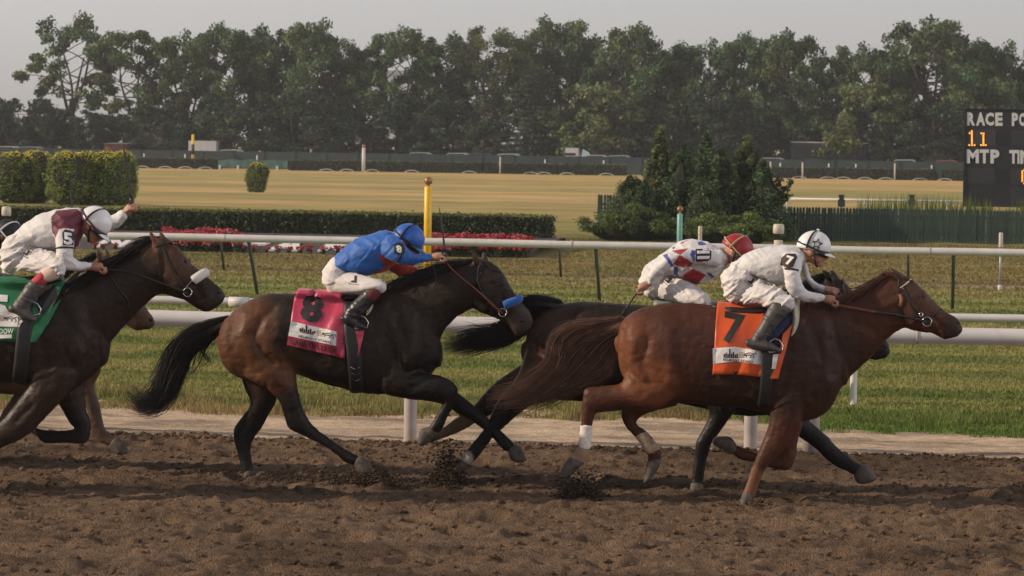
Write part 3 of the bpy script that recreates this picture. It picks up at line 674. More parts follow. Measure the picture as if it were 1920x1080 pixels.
# ---- number 7: chestnut
Y7 = UG(1398, 943)[1] + 0.13
CH = (0.095, 0.034, 0.016)
H7 = dict(Y=Y7, base=(1390, 943), label='chestnut horse in front carrying the orange cloth number 7', coat=(0.066, 0.022, 0.012), hair='hair_brown',
  torso=[(1158,630,1158,662,.06),(1167,602,1168,705,.17),(1195,581,1202,738,.24),(1242,569,1252,752,.28),(1292,568,1300,756,.28),(1342,573,1346,762,.28),(1400,577,1400,766,.29),(1450,573,1450,781,.28),(1495,566,1498,790,.25),(1530,564,1534,783,.22),(1558,580,1561,760,.18),(1576,625,1578,725,.12)],
  neck=[(1496,570,1575,727,.16),(1545,563,1598,703,.13),(1585,556,1633,670,.11),(1615,546,1661,638,.095),(1643,523,1688,618,.088),(1665,509,1698,615,.08)],
  head=[(1672,507,1690,612,.078),(1705,521,1706,618,.092),(1731,543,1727,622,.085),(1757,570,1747,625,.068),(1778,587,1761,631,.057),(1796,599,1772,636,.053),(1803,612,1788,632,.042)],
  ears=[(1676,520,1655,508,-.05),(1686,516,1664,503,.05)],
  eye=(1729,556), nostril=(1795,605),
  legs=[
   dict(dy=-.14, f=None, st=ap(z3, [(720,540,920,660,.12),(692,632,835,732,.105),(640,645,735,738,.078),(590,650,642,744,.06),(550,660,602,750,.05),(543,715,594,748,.042),(541,770,584,780,.035),(535,820,578,825,.033),(528,865,574,868,.034),(513,893,571,905,.041),(495,918,552,936,.035)]),
        hoof=ap(z3, [(496,914,552,938,.042),(478,935,530,958,.05),(455,984,500,984,.054)]),
        wrap=ap(z3, [(536,797,582,800,.041),(532,840,579,845,.04),(527,875,575,880,.042)]), tint=[(ap2(z3,[(540,905),(520,925)]),14,14,(.3,.2,.13))]),
   dict(dy=.13, st=ap(z3, [(760,640,900,720,.1),(712,705,800,745,.08),(690,745,755,768,.055),(704,795,748,792,.042),(738,835,782,815,.035),(768,870,812,850,.034),(787,903,838,890,.039),(788,935,838,925,.036)]),
        hoof=ap(z3, [(787,930,838,922,.042),(780,960,832,952,.05),(772,1010,806,992,.054)]),
        wm='bandage_dirty', wrap=ap(z3, [(742,840,788,820,.042),(766,872,814,852,.042),(780,900,836,882,.045)])),
   dict(dy=-.13, st=ap(z4, [(330,620,450,660,.11),(322,690,440,705,.10),(312,760,425,770,.086),(290,820,388,838,.066),(264,882,324,898,.052),(250,920,299,926,.043),(238,957,283,962,.036),(226,990,270,995,.036),(214,1020,260,1026,.042)]),
        hoof=ap(z4, [(216,1012,258,1018,.046),(203,1048,252,1048,.055)]), tint=[(ap2(z4,[(250,960),(215,1040)]),16,14,(.16,.07,.04))]),
   dict(dy=.14, st=ap(z4, [(345,690,440,700,.1),(350,760,430,770,.082),(348,825,416,825,.062),(342,868,408,880,.052),(330,882,388,926,.046),(308,884,326,922,.036),(265,866,275,902,.033),(224,850,215,894,.038),(192,838,178,868,.033)]),
        hoof=ap(z4, [(196,838,176,870,.042),(172,808,150,858,.05),(128,806,112,838,.052)])),
  ],
  bulges=[(1200,640,-.16,.13,(1.1,.75,1.3)),(1200,640,.16,.13,(1.1,.75,1.3)),(1260,700,-.2,.11,(.9,.6,1.2)),(1515,680,-.14,.15,(.9,.6,1.3)),(1515,680,.14,.15,(.9,.6,1.3))],
  muscle=[(ap2(z3,[(690,440),(690,520),(720,600),(770,640)]),7,-.018),(ap2(z3,[(740,480),(730,560),(770,620)]),9,.014),(ap2(z3,[(790,480),(770,560),(800,640)]),8,-.014),(ap2(z3,[(870,440),(880,560),(850,660)]),11,.012),
          ([(1515,600),(1545,680),(1520,740)],10,-.014),([(1560,640),(1560,700)],9,-.012),([(1480,640),(1470,730)],11,-.010),([(1590,600),(1640,620)],8,-.008),([(1705,560),(1715,600)],6,.008),([(1722,552),(1737,557)],4,.008),([(1745,590),(1765,612)],5,-.008),([(1620,590),(1690,560)],7,.008)],
  tint=[([(1175,640),(1180,690),(1230,720)],25,40,(.145,.05,.021)),([(1700,560),(1740,590)],20,30,(.085,.036,.02)),([(1785,615),(1795,625)],10,12,(.035,.022,.018)),([(1400,700),(1540,690)],62,60,(.036,.015,.0095))],  # first patch: the sunlit hip put into the coat colour
  mane=[([(1680,512),(1650,520),(1615,545)],-.03),([(1655,512),(1630,535),(1590,560)],-.06),([(1620,540),(1580,560),(1545,590)],-.08),([(1580,555),(1545,570),(1510,600)],-.09),([(1540,562),(1515,572),(1495,592)],-.08)], mane_n=420,
  tail=[([z3(690,395),z3(600,410),z3(500,430),z3(440,470),z3(430,560),z3(330,640),z3(200,685)],-.03),
        ([z3(690,420),z3(600,440),z3(530,500),z3(470,570),z3(400,640),z3(310,690),z3(190,700)],0),
        ([z3(690,450),z3(640,490),z3(580,560),z3(510,610),z3(440,650),z3(360,690),z3(250,690)],.03),
        ([z3(692,470),z3(660,530),z3(640,590),z3(560,630),z3(480,660),z3(420,680),z3(340,700)],.05)], tail_n=1500, tail_w=.0032, tail_j=.042,
  dock=ap(z3, [(700,385,690,460,.05),(640,395,645,455,.04),(580,415,590,460,.03),(530,440,550,475,.02)]),
  wisps=[([z3(690,420),z3(560,470),z3(450,480),z3(440,540),z3(330,560)],-.04),([z3(690,460),z3(660,560),z3(560,640),z3(450,650),z3(370,720)],.02)],
  straps=[([(1690,518),(1700,525),(1712,528)],.02),([(1685,520),(1684,560),(1690,600)],.014),([(1692,538),(1712,575),(1735,598)],.02),([(1735,604),(1752,590),(1768,580)],.018)],
  straps2=[([(1708,524),(1698,533),(1688,540)],.014,'bandage'),([(1686,552),(1690,562),(1687,574)],.032,'tan_leather')],
  rings=[(1738,603,.036),(1727,590,.014)],
  reins=[([(1738,604,-.1),(1690,592,-.13),(1640,585,-.14)],.011,'leather'),([(1640,585,-.14),(1600,578,-.14),(1570,572,-.12)],.012,'red_rein'),([(1738,604,.1),(1650,580,.12),(1575,556,.1)],.008,'red_rein')])

# ---- number 11: almost black horse on the far side of the chestnut
Y11 = UG(1305, 920)[1] + 0.12
H11 = dict(Y=Y11, base=(1300, 920), label='almost black horse half hidden behind the chestnut one', coat=(0.015, 0.010, 0.008), hair='hair_black',
  torso=[(985,640,985,682,.06),(999,606,1000,722,.17),(1030,578,1040,748,.24),(1082,566,1092,752,.28),(1140,568,1150,750,.28),(1220,573,1230,750,.28),(1300,576,1302,762,.28),(1350,572,1360,775,.27),(1400,566,1410,780,.25),(1440,562,1450,775,.2),(1472,578,1480,755,.16),(1494,620,1498,720,.1)],
  neck=[(1400,570,1488,718,.16),(1450,560,1528,690,.13),(1490,548,1556,664,.11),(1520,532,1578,645,.095),(1545,517,1590,635,.085)],
  head=[(1550,513,1560,622,.08),(1577,524,1570,636,.09),(1604,551,1588,648,.082),(1627,587,1606,658,.065),(1649,620,1624,669,.056),(1663,640,1638,675,.052),(1668,653,1654,672,.04)],
  ears=[(1556,520,1541,506,-.05),(1566,520,1556,506,.05)],
  eye=(1598,560), nostril=(1659,650),
  legs=[
   dict(dy=-.14, st=ap(z3, [(330,520,560,620,.12),(300,610,445,695,.105),(247,675,372,705,.082),(206,740,292,765,.062),(190,785,246,806,.048),(165,820,213,836,.037),(130,865,178,879,.034),(100,900,150,916,.04),(82,926,122,944,.035)]),
        hoof=ap(z3, [(86,920,124,946,.042),(48,940,98,965,.05),(28,965,72,982,.054)]), tint=[(ap2(z3,[(230,760),(140,880)]),30,30,BLK),(ap2(z3,[(105,922),(90,935)]),10,9,(.4,.34,.3))]),
   dict(dy=.13, st=ap(z3, [(310,570,440,650,.1),(222,630,310,692,.075),(165,688,216,746,.055),(120,742,156,778,.042),(75,764,100,812,.04),(30,798,50,834,.034),(-14,824,-5,852,.038),(-30,832,-24,858,.034)]),
        hoof=ap(z3, [(-26,828,-20,858,.042),(-45,826,-44,862,.05),(-62,826,-62,852,.05)]), tint=[(ap2(z3,[(90,790),(40,815)]),22,16,(.14,.09,.06))]),
   dict(dy=-.12, st=ap(z3, [(1000,640,1140,660,.1),(1005,700,1130,705,.095),(1018,748,1108,752,.08),(1000,800,1066,810,.062),(972,855,1031,860,.052),(965,900,1016,905,.043),(959,950,1004,955,.036),(953,1000,999,1003,.037),(950,1022,998,1024,.042)]),
        hoof=ap(z3, [(950,1015,998,1016,.046),(944,1044,998,1044,.055)]), tint=[(ap2(z3,[(1050,760),(980,900),(970,1040)]),60,40,BLK)]),
   dict(dy=.13, st=ap(z4, [(420,660,350,740,.1),(435,715,382,782,.092),(467,757,420,808,.076),(516,800,480,850,.062),(560,846,520,890,.05),(600,880,565,921,.039),(636,904,600,936,.036),(657,912,618,946,.042)]),
        hoof=ap(z4, [(656,908,618,950,.044),(674,917,624,968,.052),(702,952,630,974,.055)]), tint=[(ap2(z4,[(450,780),(640,930)]),60,40,BLK)]),
  ],
  bulges=[(1035,640,-.16,.13,(1.1,.75,1.3)),(1035,640,.16,.13,(1.1,.75,1.3))],
  muscle=[(ap2(z3,[(400,420),(380,520),(420,620)]),9,-.016),(ap2(z3,[(450,430),(430,540)]),11,.012),(ap2(z3,[(360,450),(345,540)]),6,.01)],
  tint=[(ap2(z3,[(350,440),(340,540),(360,600)]),24,36,(.085,.034,.016)),(ap2(z3,[(440,480),(480,560)]),40,50,(.05,.024,.015)),([(1585,560),(1600,590)],25,25,(.04,.02,.014))],  # rump patches lightened in the coat colour as sun on the hindquarters
  mane=[([(1550,512),(1530,520),(1500,540)],-.02),([(1530,520),(1500,540),(1470,560)],-.05),([(1490,545),(1460,555),(1430,575)],-.06)], mane_n=300,
  tail=[([z3(460,332),z3(390,318),z3(330,325),z3(290,370),z3(230,430),z3(130,450),z3(15,500)],-.03),
        ([z3(455,345),z3(390,335),z3(345,355),z3(310,410),z3(240,455),z3(130,480),z3(10,500)],0),
        ([z3(450,360),z3(395,352),z3(360,380),z3(330,430),z3(260,470),z3(160,495),z3(60,510)],.03)], tail_n=1200, tail_w=.0036, tail_j=.034,
  dock=ap(z3, [(470,330,455,375,.05),(400,320,398,360,.042),(345,328,355,366,.036),(305,365,335,390,.028),(280,410,300,430,.018)]),
  wisps=[([z3(380,370),z3(350,430),z3(320,470),z3(290,510)],-.02),([z3(300,400),z3(220,430),z3(120,410),z3(60,380)],.0),([z3(310,420),z3(280,470),z3(200,490)],.0)],
  straps=[([(1580,522),(1583,545),(1590,560),(1605,552)],.02),([(1560,520),(1572,570),(1590,620)],.018)],
  reins=[([(1600,640,.1),(1540,600,.12),(1480,570,.1)],.008,'leather')])

# ---- number 5: dark brown horse at the left edge
Y5 = 23.7
H5 = dict(Y=Y5, base=(-100, 930), label='brown horse with white noseband roll carrying the green cloth, at the left edge', coat=(0.024, 0.0135, 0.0095), hair='hair_black',
  torso=[(-432,605,-432,640,.06),(-416,565,-416,690,.17),(-372,537,-366,728,.24),(-300,522,-290,744,.28),(-220,524,-210,738,.28),(-130,530,-120,726,.28),(-40,534,-30,717,.29),(30,534,35,720,.28),(80,531,85,732,.26),(125,527,130,733,.23),(158,528,163,715,.19),(184,560,189,690,.13)],
  neck=[(128,528,194,674,.16),(160,518,206,645,.135),(200,497,236,609,.115),(240,474,266,578,.1),(275,450,293,554,.09),(300,441,313,551,.085)],
  head=[(306,441,312,552,.082),(332,462,331,558,.098),(358,494,349,564,.088),(384,516,363,573,.072),(402,531,376,581,.06),(414,541,388,585,.055),(420,551,402,578,.044)],
  ears=[(296,462,280,433,-.055),(310,458,300,434,.05)],
  eye=(345,490), nostril=(409,548),
  legs=[
   dict(dy=-.13, st=[(50,690,150,700,.1),(58,715,135,728,.095),(34,750,96,772,.078),(4,786,52,816,.062),(-26,815,2,840,.05),(-60,845,-36,860,.038),(-95,872,-74,886,.037),(-112,886,-94,904,.04)],
        hoof=[(-110,884,-92,904,.045),(-126,905,-86,917,.054)]),
   dict(dy=.14, st=[(90,700,165,690,.1),(97,735,160,730,.09),(118,770,162,770,.068),(133,795,170,796,.052),(143,803,162,830,.046),(125,806,126,830,.036),(95,807,100,831,.034),(72,804,82,829,.038),(58,794,70,816,.034)],
        hoof=[(60,792,72,818,.042),(46,780,62,812,.05),(36,788,44,808,.05)], tint=[([(140,790),(60,810)],20,20,BLK)]),
   dict(dy=-.14, st=[(-420,640,-300,700,.12),(-400,700,-320,740,.09),(-380,760,-330,780,.07),(-390,810,-350,815,.05),(-375,860,-345,860,.036),(-365,900,-335,900,.04)], hoof=[(-366,895,-334,895,.045),(-366,925,-325,925,.054)]),
   dict(dy=.14, st=[(-400,640,-280,700,.12),(-380,700,-290,740,.09),(-340,760,-285,770,.07),(-300,810,-262,800,.05),(-240,850,-225,830,.036),(-205,880,-190,860,.04)], hoof=[(-206,880,-190,858,.045),(-190,905,-165,880,.054)]),
  ],
  bulges=[(140,640,-.14,.15,(.9,.6,1.3)),(140,640,.14,.15,(.9,.6,1.3)),(-350,630,-.16,.13,(1.1,.75,1.3))],
  muscle=[([(120,590),(170,660),(140,720)],11,-.014),([(80,640),(90,720)],11,-.010),([(185,620),(190,680)],9,-.012),([(230,560),(280,510)],10,.009),([(310,520),(330,545)],7,.010),([(338,482),(352,488)],5,.009),([(365,535),(380,560)],6,-.009),([(60,760),(30,790)],6,-.01)],
  tint=[([(300,460),(340,500)],18,30,(.065,.03,.017)),([(283,438),(296,462)],7,8,(.14,.065,.04)),([(400,560),(410,570)],12,14,(.03,.02,.016)),([(110,730),(40,790)],22,30,(.030,.017,.012))],
  mane=[([(296,445),(270,450),(245,470)],-.03),([(280,450),(255,462),(225,485)],-.06),([(250,465),(222,482),(195,505)],-.08),([(215,485),(190,500),(160,530)],-.1),([(180,505),(150,525),(120,560)],-.12),([(150,525),(125,545),(100,565)],-.12)], mane_n=760,
  straps=[([(300,455),(322,505),(345,540)],.018),([(292,462),(318,455),(330,458)],.02),([(345,545),(358,530),(364,522)],.02),([(296,465),(300,520),(306,552)],.014),([(198,505),(225,545),(240,568),(232,600)],.022)],
  rings=[(352,548,.034)],
  reins=[([(352,550,-.1),(300,530,-.14),(240,510,-.15),(195,505,-.14)],.008,'leather'),([(352,550,.1),(280,520,.12),(205,500,.12)],.008,'leather')],
  roll=((363,526), (381,514), .037, 'roll_white'))

# ---- the horse hidden behind number 5
YH = 25.6
HH = dict(Y=YH, base=(-200, 880), label='light brown horse mostly hidden behind the brown horse at the left edge', coat=(0.085, 0.05, 0.032), hair='hair_black',
  torso=[(-520,630,-520,660,.06),(-505,590,-505,705,.17),(-462,565,-456,738,.24),(-400,552,-390,750,.28),(-300,555,-290,745,.28),(-200,560,-190,735,.28),(-100,562,-95,730,.28),(-30,560,-25,735,.27),(20,557,25,740,.25),(60,556,66,735,.22),(92,562,96,715,.18),(115,600,118,690,.12)],
  neck=[(60,556,122,680,.16),(95,545,135,650,.13),(130,522,160,620,.11),(160,495,182,595,.095),(183,479,198,575,.085)],
  head=[(190,478,195,580,.08),(213,489,210,592,.09),(238,518,226,603,.084),(258,552,240,611,.066),(274,577,250,617,.057),(286,594,262,619,.05),(290,604,274,617,.04)],
  ears=[(188,483,182,466,-.05),(202,483,198,466,.05)], eye=(232,530), nostril=(282,600),
  legs=[
   dict(dy=-.12, st=[(110,680,190,690,.1),(135,705,185,705,.085),(150,730,177,725,.07),(162,765,187,762,.055),(167,795,193,792,.048),(172,812,197,802,.044),(188,830,206,814,.036),(206,836,222,823,.036)], hoof=[(205,838,222,820,.042),(211,846,236,832,.05),(214,848,240,845,.05)]),
   dict(dy=.12, st=[(40,690,120,700,.1),(30,730,90,740,.08),(0,780,40,790,.055),(-20,820,10,825,.04),(-45,850,-25,855,.036)], hoof=[(-48,848,-24,856,.045),(-58,875,-20,878,.052)]),
   dict(dy=-.13, st=[(-500,670,-400,720,.12),(-480,740,-430,760,.07),(-480,800,-450,805,.05),(-465,850,-438,850,.037)], hoof=[(-468,848,-436,848,.045),(-470,880,-428,880,.054)]),
   dict(dy=.13, st=[(-480,670,-380,720,.12),(-440,740,-390,760,.07),(-400,800,-370,795,.05),(-340,835,-325,820,.037)], hoof=[(-342,838,-322,818,.045),(-325,862,-300,840,.052)]),
  ],
  mane=[([(190,476),(170,480),(150,500)],-.02),([(170,480),(145,495),(120,525)],-.04),([(140,500),(110,525),(85,550)],-.05)], mane_n=260,
  straps=[([(192,485),(215,545),(245,590)],.018),([(245,592),(258,575),(265,562)],.02)])
HORSES = {}
for key, D in (('8', H8), ('7', H7), ('11', H11), ('5', H5), ('hid', HH)):
    HORSES[key] = make_horse(D)
# ================================================================== riders, cloths, saddles, whips
M['skin'] = mat('skin', (0.40, 0.20, 0.13), rough=0.55, noise=0.15, nscale=25)
M['cloth_attr'] = mat('silks_cloth', (0.6, 0.6, 0.6), rough=0.62, noise=0.07, nscale=14, attr='col', bump=0.004, bscale=38, sheen=0.15)
M['breeches'] = mat('white_breeches', (0.64, 0.60, 0.585), rough=0.7, noise=0.08, nscale=10, bump=0.004, bscale=34, dirt=(0.45, 0.36, 0.3, 0.35), dscale=7)
M['boot'] = mat('black_boot', (0.018, 0.017, 0.017), rough=0.38, noise=0.3, dirt=(0.11, 0.09, 0.075, 0.6), dscale=14)
M['boot_grey'] = mat('dusty_boot', (0.055, 0.052, 0.05), rough=0.5, noise=0.3, dirt=(0.12, 0.1, 0.085, 0.6), dscale=14)
M['white_paint'] = mat('white_shell', (0.74, 0.73, 0.72), rough=0.32, noise=0.05, coat=0.3)
M['black'] = mat('black_cloth', (0.012, 0.012, 0.013), rough=0.6, noise=0.2)
M['mark_dark'] = mat('dark_print', (0.035, 0.012, 0.010), rough=0.7, noise=0.2)
M['print_white'] = mat('white_print', (0.72, 0.70, 0.68), rough=0.7, noise=0.05)
M['print_gold'] = mat('gold_print', (0.45, 0.33, 0.17), rough=0.7, noise=0.1)
M['lens'] = mat('goggle_lens', (0.35, 0.28, 0.18), rough=0.1, noise=0.1)
M['whip'] = mat('whip_black', (0.02, 0.015, 0.013), rough=0.5, noise=0.2)
M['whip_white'] = mat('whip_pale', (0.62, 0.6, 0.57), rough=0.4, noise=0.1)
M['saddle'] = mat('saddle_leather', (0.016, 0.014, 0.014), rough=0.4, noise=0.3)

def shrink(st, k): return [((s[0]+s[2])/2+(s[0]-s[2])/2*k, (s[1]+s[3])/2+(s[1]-s[3])/2*k, (s[0]+s[2])/2-(s[0]-s[2])/2*k, (s[1]+s[3])/2-(s[1]-s[3])/2*k, s[4]*k, *s[5:]) for s in st]
def mirror_st(st): return [(*s[:5], -(s[5] if len(s) > 5 else 0)) for s in st]
def hand_parts(wr, d, n, side=1.0, s=1.0):
    """palm, four bent fingers of unequal length and a thumb that leaves the side of the palm"""
    d = d/np.linalg.norm(d); n = n-d*(n @ d); n /= np.linalg.norm(n); l = np.cross(d, n)*side
    P = [tubeVF([wr-d*.03, wr, wr+d*.04*s, wr+d*.08*s], [.026*s, .027*s, .036*s, .034*s], 10)]
    for k, (o, L) in enumerate(((-.030, .92), (-.010, 1.06), (.010, 1.0), (.030, .8))):
        r = wr+d*.078*s+l*o*s
        pts = [r, r+(d*.026-n*.004)*s*L, r+(d*.032-n*.03)*s*L, r+(d*.012-n*.046)*s*L, r+(-d*.012-n*.04)*s*L]
        P.append(tubeVF(pts, [.0098*s, .0095*s, .0090*s, .0085*s, .0070*s], 8))
    t = wr+d*.03*s-l*.03*s
    P.append(tubeVF([t, t+(d*.025-l*.016-n*.01)*s, t+(d*.05-l*.004-n*.028)*s, t+(d*.058+l*.012-n*.036)*s], [.013*s, .012*s, .0105*s, .008*s], 8))
    return P
def wrinkle(me, amp, f=None, specs=()):
    """cloth folds: ridged stripes of noise running along given picture directions"""
    V = getV(me).astype(float); N = getN(me); P = toPx(V); D = np.zeros(len(V))
    for k, (ang, fr, st, a) in enumerate(specs):
        c, s = math.cos(ang), math.sin(ang); u = P[:, 0]*c+P[:, 1]*s; v = -P[:, 0]*s+P[:, 1]*c
        n = fbm(u*fr/st+31.7*k+V[:, 1]*3, v*fr+11.3*k+V[:, 1]*2, 3)
        D += a*(np.clip(1-np.abs(2*n-1)*2.6, 0, 1)**1.5*1.5-.5)
    V = V+N*(amp*D)[:, None]; me.vertices.foreach_set('co', V.astype(np.float32).ravel()); me.update()
def inpoly(P, poly):
    x, y = P[:, 0], P[:, 1]; r = np.zeros(len(P), bool); n = len(poly); j = n-1
    for i in range(n):
        xi, yi = poly[i]; xj, yj = poly[j]
        r ^= ((yi > y) != (yj > y)) & (x < (xj-xi)*(y-yi)/(yj-yi+1e-9)+xi); j = i
    return r
def decal(name, F2, V2, bvh, matr, parent, off=0.004, Y=None):
    """flat print laid on a surface: 2-D outline in picture coordinates dropped onto the skin"""
    V = [hit(bvh, v[0], v[1], off, Y) for v in V2]
    if any(v is None for v in V):
        ok = [v for v in V if v is not None]
        if not ok: return None
        m = np.mean(ok, axis=0)[1]; V = [v if v is not None else U(*V2[i], m) for i, v in enumerate(V)]
    return link(name, pyd(V, F2), matr, parent)
def poly_decal(name, pts, bvh, matr, parent, off=0.004, Y=None, cuts=3):
    bm = bmesh.new(); vs = [bm.verts.new((p[0], p[1], 0)) for p in pts]; bm.faces.new(vs)
    bmesh.ops.triangulate(bm, faces=bm.faces)
    for _ in range(cuts):
        bmesh.ops.subdivide_edges(bm, edges=[e for e in bm.edges if e.calc_length() > 3], cuts=1); bmesh.ops.triangulate(bm, faces=bm.faces)
    bm.verts.index_update()
    V = [tuple(v.co[:2]) for v in bm.verts]; F = [[v.index for v in f.verts] for f in bm.faces]; bm.free()
    return decal(name, F, V, bvh, matr, parent, off, Y)
def text_decal(name, s, c, ux, vy, bvh, matr, parent, off=0.005, bold=0.02, Y=None):
    V, F = text_mesh(s, bold)
    P = [(c[0]+v[0]*ux[0]+v[1]*vy[0], c[1]+v[0]*ux[1]+v[1]*vy[1]) for v in V]
    return decal(name, F, P, bvh, matr, parent, off, Y)
def line_decal(name, pts, wpx, bvh, matr, parent, off=0.005):
    mb = MB(); V = []; F = []
    W = [hit(bvh, p[0], p[1], off) for p in crom([(a, b, 0) for a, b in pts], 5)[:, :2]]
    W = [x for x in W if x is not None]
    if len(W) > 1: mb.tube(W, wpx/235/2, 5, True, 0.5); return mb.build(name, matr, parent, True)

def make_rider(D):
    f = D['f']; Y = D['Y']
    A = lambda st: ap(f, st)
    c0 = f(*D['seat']); base = U(*c0, Y)
    root = empty('person', tuple(base), D['label'], 'jockey', 'jockeys')
    torso, armN, armF = A(D['torso']), A(D['arm_near']), A(D['arm_far'])
    pel, th, bt = A(D['pelvis']), A(D['thigh']), A(D['shin'])
    foot = A(D['foot'])
    thF, btF, footF = mirror_st(th), mirror_st(bt), mirror_st(foot)
    # ---- head frame
    hc = U(*f(*D['head']), Y); ang = math.radians(D['face']); fw = np.array([math.cos(ang), 0, math.sin(ang)]); up = np.array([-math.sin(ang), 0, math.cos(ang)]); lat = np.array([0, 1.0, 0])
    S = D.get('hs', 1.0)
    def hp(a, b, c): return hc+(fw*a+up*b+lat*c)*S
    body = [loft(shrink(s, .84), Y, n=14) for s in (torso, armN, armF, pel, th, thF, bt, btF)]
    body += [ballVF(hc, .098*S), ballVF(hp(.03, -.045, 0), .078*S), ballVF(hp(.062, -.095, 0), .042*S), tubeVF([hp(.09, -.015, 0), hp(.118, -.05, 0), hp(.10, -.062, 0)], [.012*S, .015*S, .012*S], 8),
             tubeVF([hp(.098, -.082, -.02), hp(.102, -.082, 0), hp(.098, -.082, .02)], .009*S, 6), ballVF(hp(-.01, -.03, -.088), .022*S, (1, .5, 1.4)), ballVF(hp(-.01, -.03, .088), .022*S, (1, .5, 1.4))]
    neck = U(*f(*D['neckbase']), Y); body.append(tubeVF([neck, hp(-.02, -.06, 0), hc], [.062, .056, .05], 10))
    for hnd in D['hands']:
        w = U(*f(*hnd['w']), Y+hnd['dy']); t = U(*f(*hnd['t']), Y+hnd.get('dy2', hnd['dy']))
        body += hand_parts(w, t-w, np.array(hnd['n'], float), hnd.get('side', 1.0), 1.05)
    bme = fuse(body, .0065, 2, .5)
    link('body', bme, M['skin'], root)
    MB().ball(hp(.083, -.012, -.033), .012*S).build('eye', M['eye'], root, True)
    MB().ball(hp(.083, -.012, .033), .012*S).build('eye', M['eye'], root, True)
    # ---- jacket
    jm = fuse([loft(s, Y, n=22) for s in (torso, armN, armF)], .0085, 4, .5)
    wrinkle(jm, .007, None, D.get('jwr', ((.3, .05, 3, 1.0), (-.8, .07, 3, .6))))
    V = getV(jm); P = toPx(V); C = np.tile(np.array(D['jacket'], np.float32), (len(V), 1))
    for poly, c, side in D.get('paint', []):
        k = inpoly(P, ap2(f, poly))
        if side == 'far': k &= V[:, 1] > Y+.03
        if side == 'near': k &= V[:, 1] < Y+.02
        C[k] = c
    for fn in D.get('paintfn', []): fn(V, C, Y)
    setcol(jm, C); jk = link('jacket', jm, M['cloth_attr'], root); jb = bvh_of(jm)
    # ---- breeches
    pm = fuse([loft(s, Y, n=20) for s in (pel, th, thF)], .0085, 4, .5)
    wrinkle(pm, .010, None, D.get('pwr', ((-.6, .06, 3.5, 1.0), (.5, .05, 3, .7))))
    pk = link('breeches', pm, M['breeches'], root); pb = bvh_of(pm)
    for s in (-1, 1):
        b1 = fuse([loft(bt if s < 0 else btF, Y, n=16), loft(foot if s < 0 else footF, Y, n=14)], .0075, 3, .5)
        sc = [((bt[0][0]+bt[0][2])/2, (bt[0][1]+bt[0][3])/2), ((bt[-1][0]+bt[-1][2])/2, (bt[-1][1]+bt[-1][3])/2)]
        wrinkle(b1, .004, None, ((.4, .09, 3, 1.0),))
        bo = link('boot', b1, M[D.get('boot', 'boot')], root)
        if 'stocking' in D:
            st_, cm = D['stocking']; st_ = A(st_)
            link('stocking', fuse([loft(st_ if s < 0 else mirror_st(st_), Y, n=16)], .0075, 3, .5), mat('stocking_cloth', cm, 0.8, noise=.1), root)
        if 'band' in D:
            st_, cm = D['band']; st_ = A(st_)
            link('boot_top', fuse([loft(st_ if s < 0 else mirror_st(st_), Y, n=16)], .0075, 2, .5), mat('boot_top_cloth', cm, 0.7, noise=.1), bo)
    # ---- helmet
    mb = MB(); nu, nv = 28, 12; Vh = []; R = (.134*S, .106*S, .128*S)
    for j in range(nv+1):
        th_ = (math.pi*.56)*j/nv
        for k in range(nu):
            a = 2*math.pi*k/nu; drop = -.012*math.cos(a)*(j/nv)
            Vh.append(hp(-.008+R[0]/S*math.sin(th_)*math.cos(a), .012+R[2]/S*math.cos(th_)+drop*-1.0, R[1]/S*math.sin(th_)*math.sin(a)))
    Fh = [(j*nu+k, (j+1)*nu+k, (j+1)*nu+(k+1) % nu, j*nu+(k+1) % nu) for j in range(nv) for k in range(nu)]
    mb.add(Vh, Fh)
    hm = mb.mesh(); helm = link('helmet', hm, D['helmet'], root, True)
    so = helm.modifiers.new('s', 'SOLIDIFY'); so.thickness = .008; so.offset = -1
    pk_ = []
    Vp = []; 
    for i, a in enumerate(np.linspace(-1.05, 1.05, 15)):
        e = math.cos(a*1.35)*.055
        p0 = (-.008+.136*math.cos(a), -.005, .108*math.sin(a)); p1 = (-.008+(.136+max(e, .008))*math.cos(a), -.026, (.108+max(e, .008)*.4)*math.sin(a))
        Vp += [hp(*p0), hp(*p1)]
    Fp = [(2*i, 2*i+1, 2*i+3, 2*i+2) for i in range(14)]
    pe = link('helmet_peak', pyd(Vp, Fp), D.get('peak', D['helmet']), helm, True); so = pe.modifiers.new('s', 'SOLIDIFY'); so.thickness = .006
    # goggle band round the helmet, chin strap, goggles
    band = [hp(-.008+.138*math.cos(a), .004-.02*math.cos(a), .110*math.sin(a)) for a in np.linspace(0, 2*math.pi, 33)]
    MB().tube(band, .0075, 6, False).build('helmet_band', D.get('bandmat', M['black']), helm, True)
    arc = [hp(-.01+.137*math.sin(t)*D.get('arc', .3), .012+.131*math.cos(t), .1085*math.sin(t)) for t in np.linspace(-1.7, 1.7, 25)]
    MB().tube(arc, .0045, 6, False).build('helmet_band', D.get('bandmat', M['black']), helm, True)
    arc2 = [hp(-.01-.137*math.sin(abs(t))*.35, .012+.131*math.cos(t)*.97, .1085*math.sin(t)) for t in np.linspace(-1.75, 1.75, 25)]
    MB().tube(arc2, .006, 6, False).build('helmet_band', D.get('bandmat', M['black']), helm, True)
    MB().tube([hp(.0, -.01, -.1), hp(.03, -.08, -.085), hp(.055, -.135, -.03), hp(.055, -.138, .03), hp(.03, -.08, .085), hp(0, -.01, .1)], .006, 6).build('chin_strap', M['black'], helm, True)
    gb = MB().tube([hp(.02, -.022, -.098), hp(.07, -.022, -.082), hp(.102, -.02, -.04), hp(.112, -.02, 0), hp(.102, -.02, .04), hp(.07, -.022, .082), hp(.02, -.022, .098)], [.016, .024, .027, .022, .027, .024, .016], 8, True).build('goggles', M['black'], root, True)
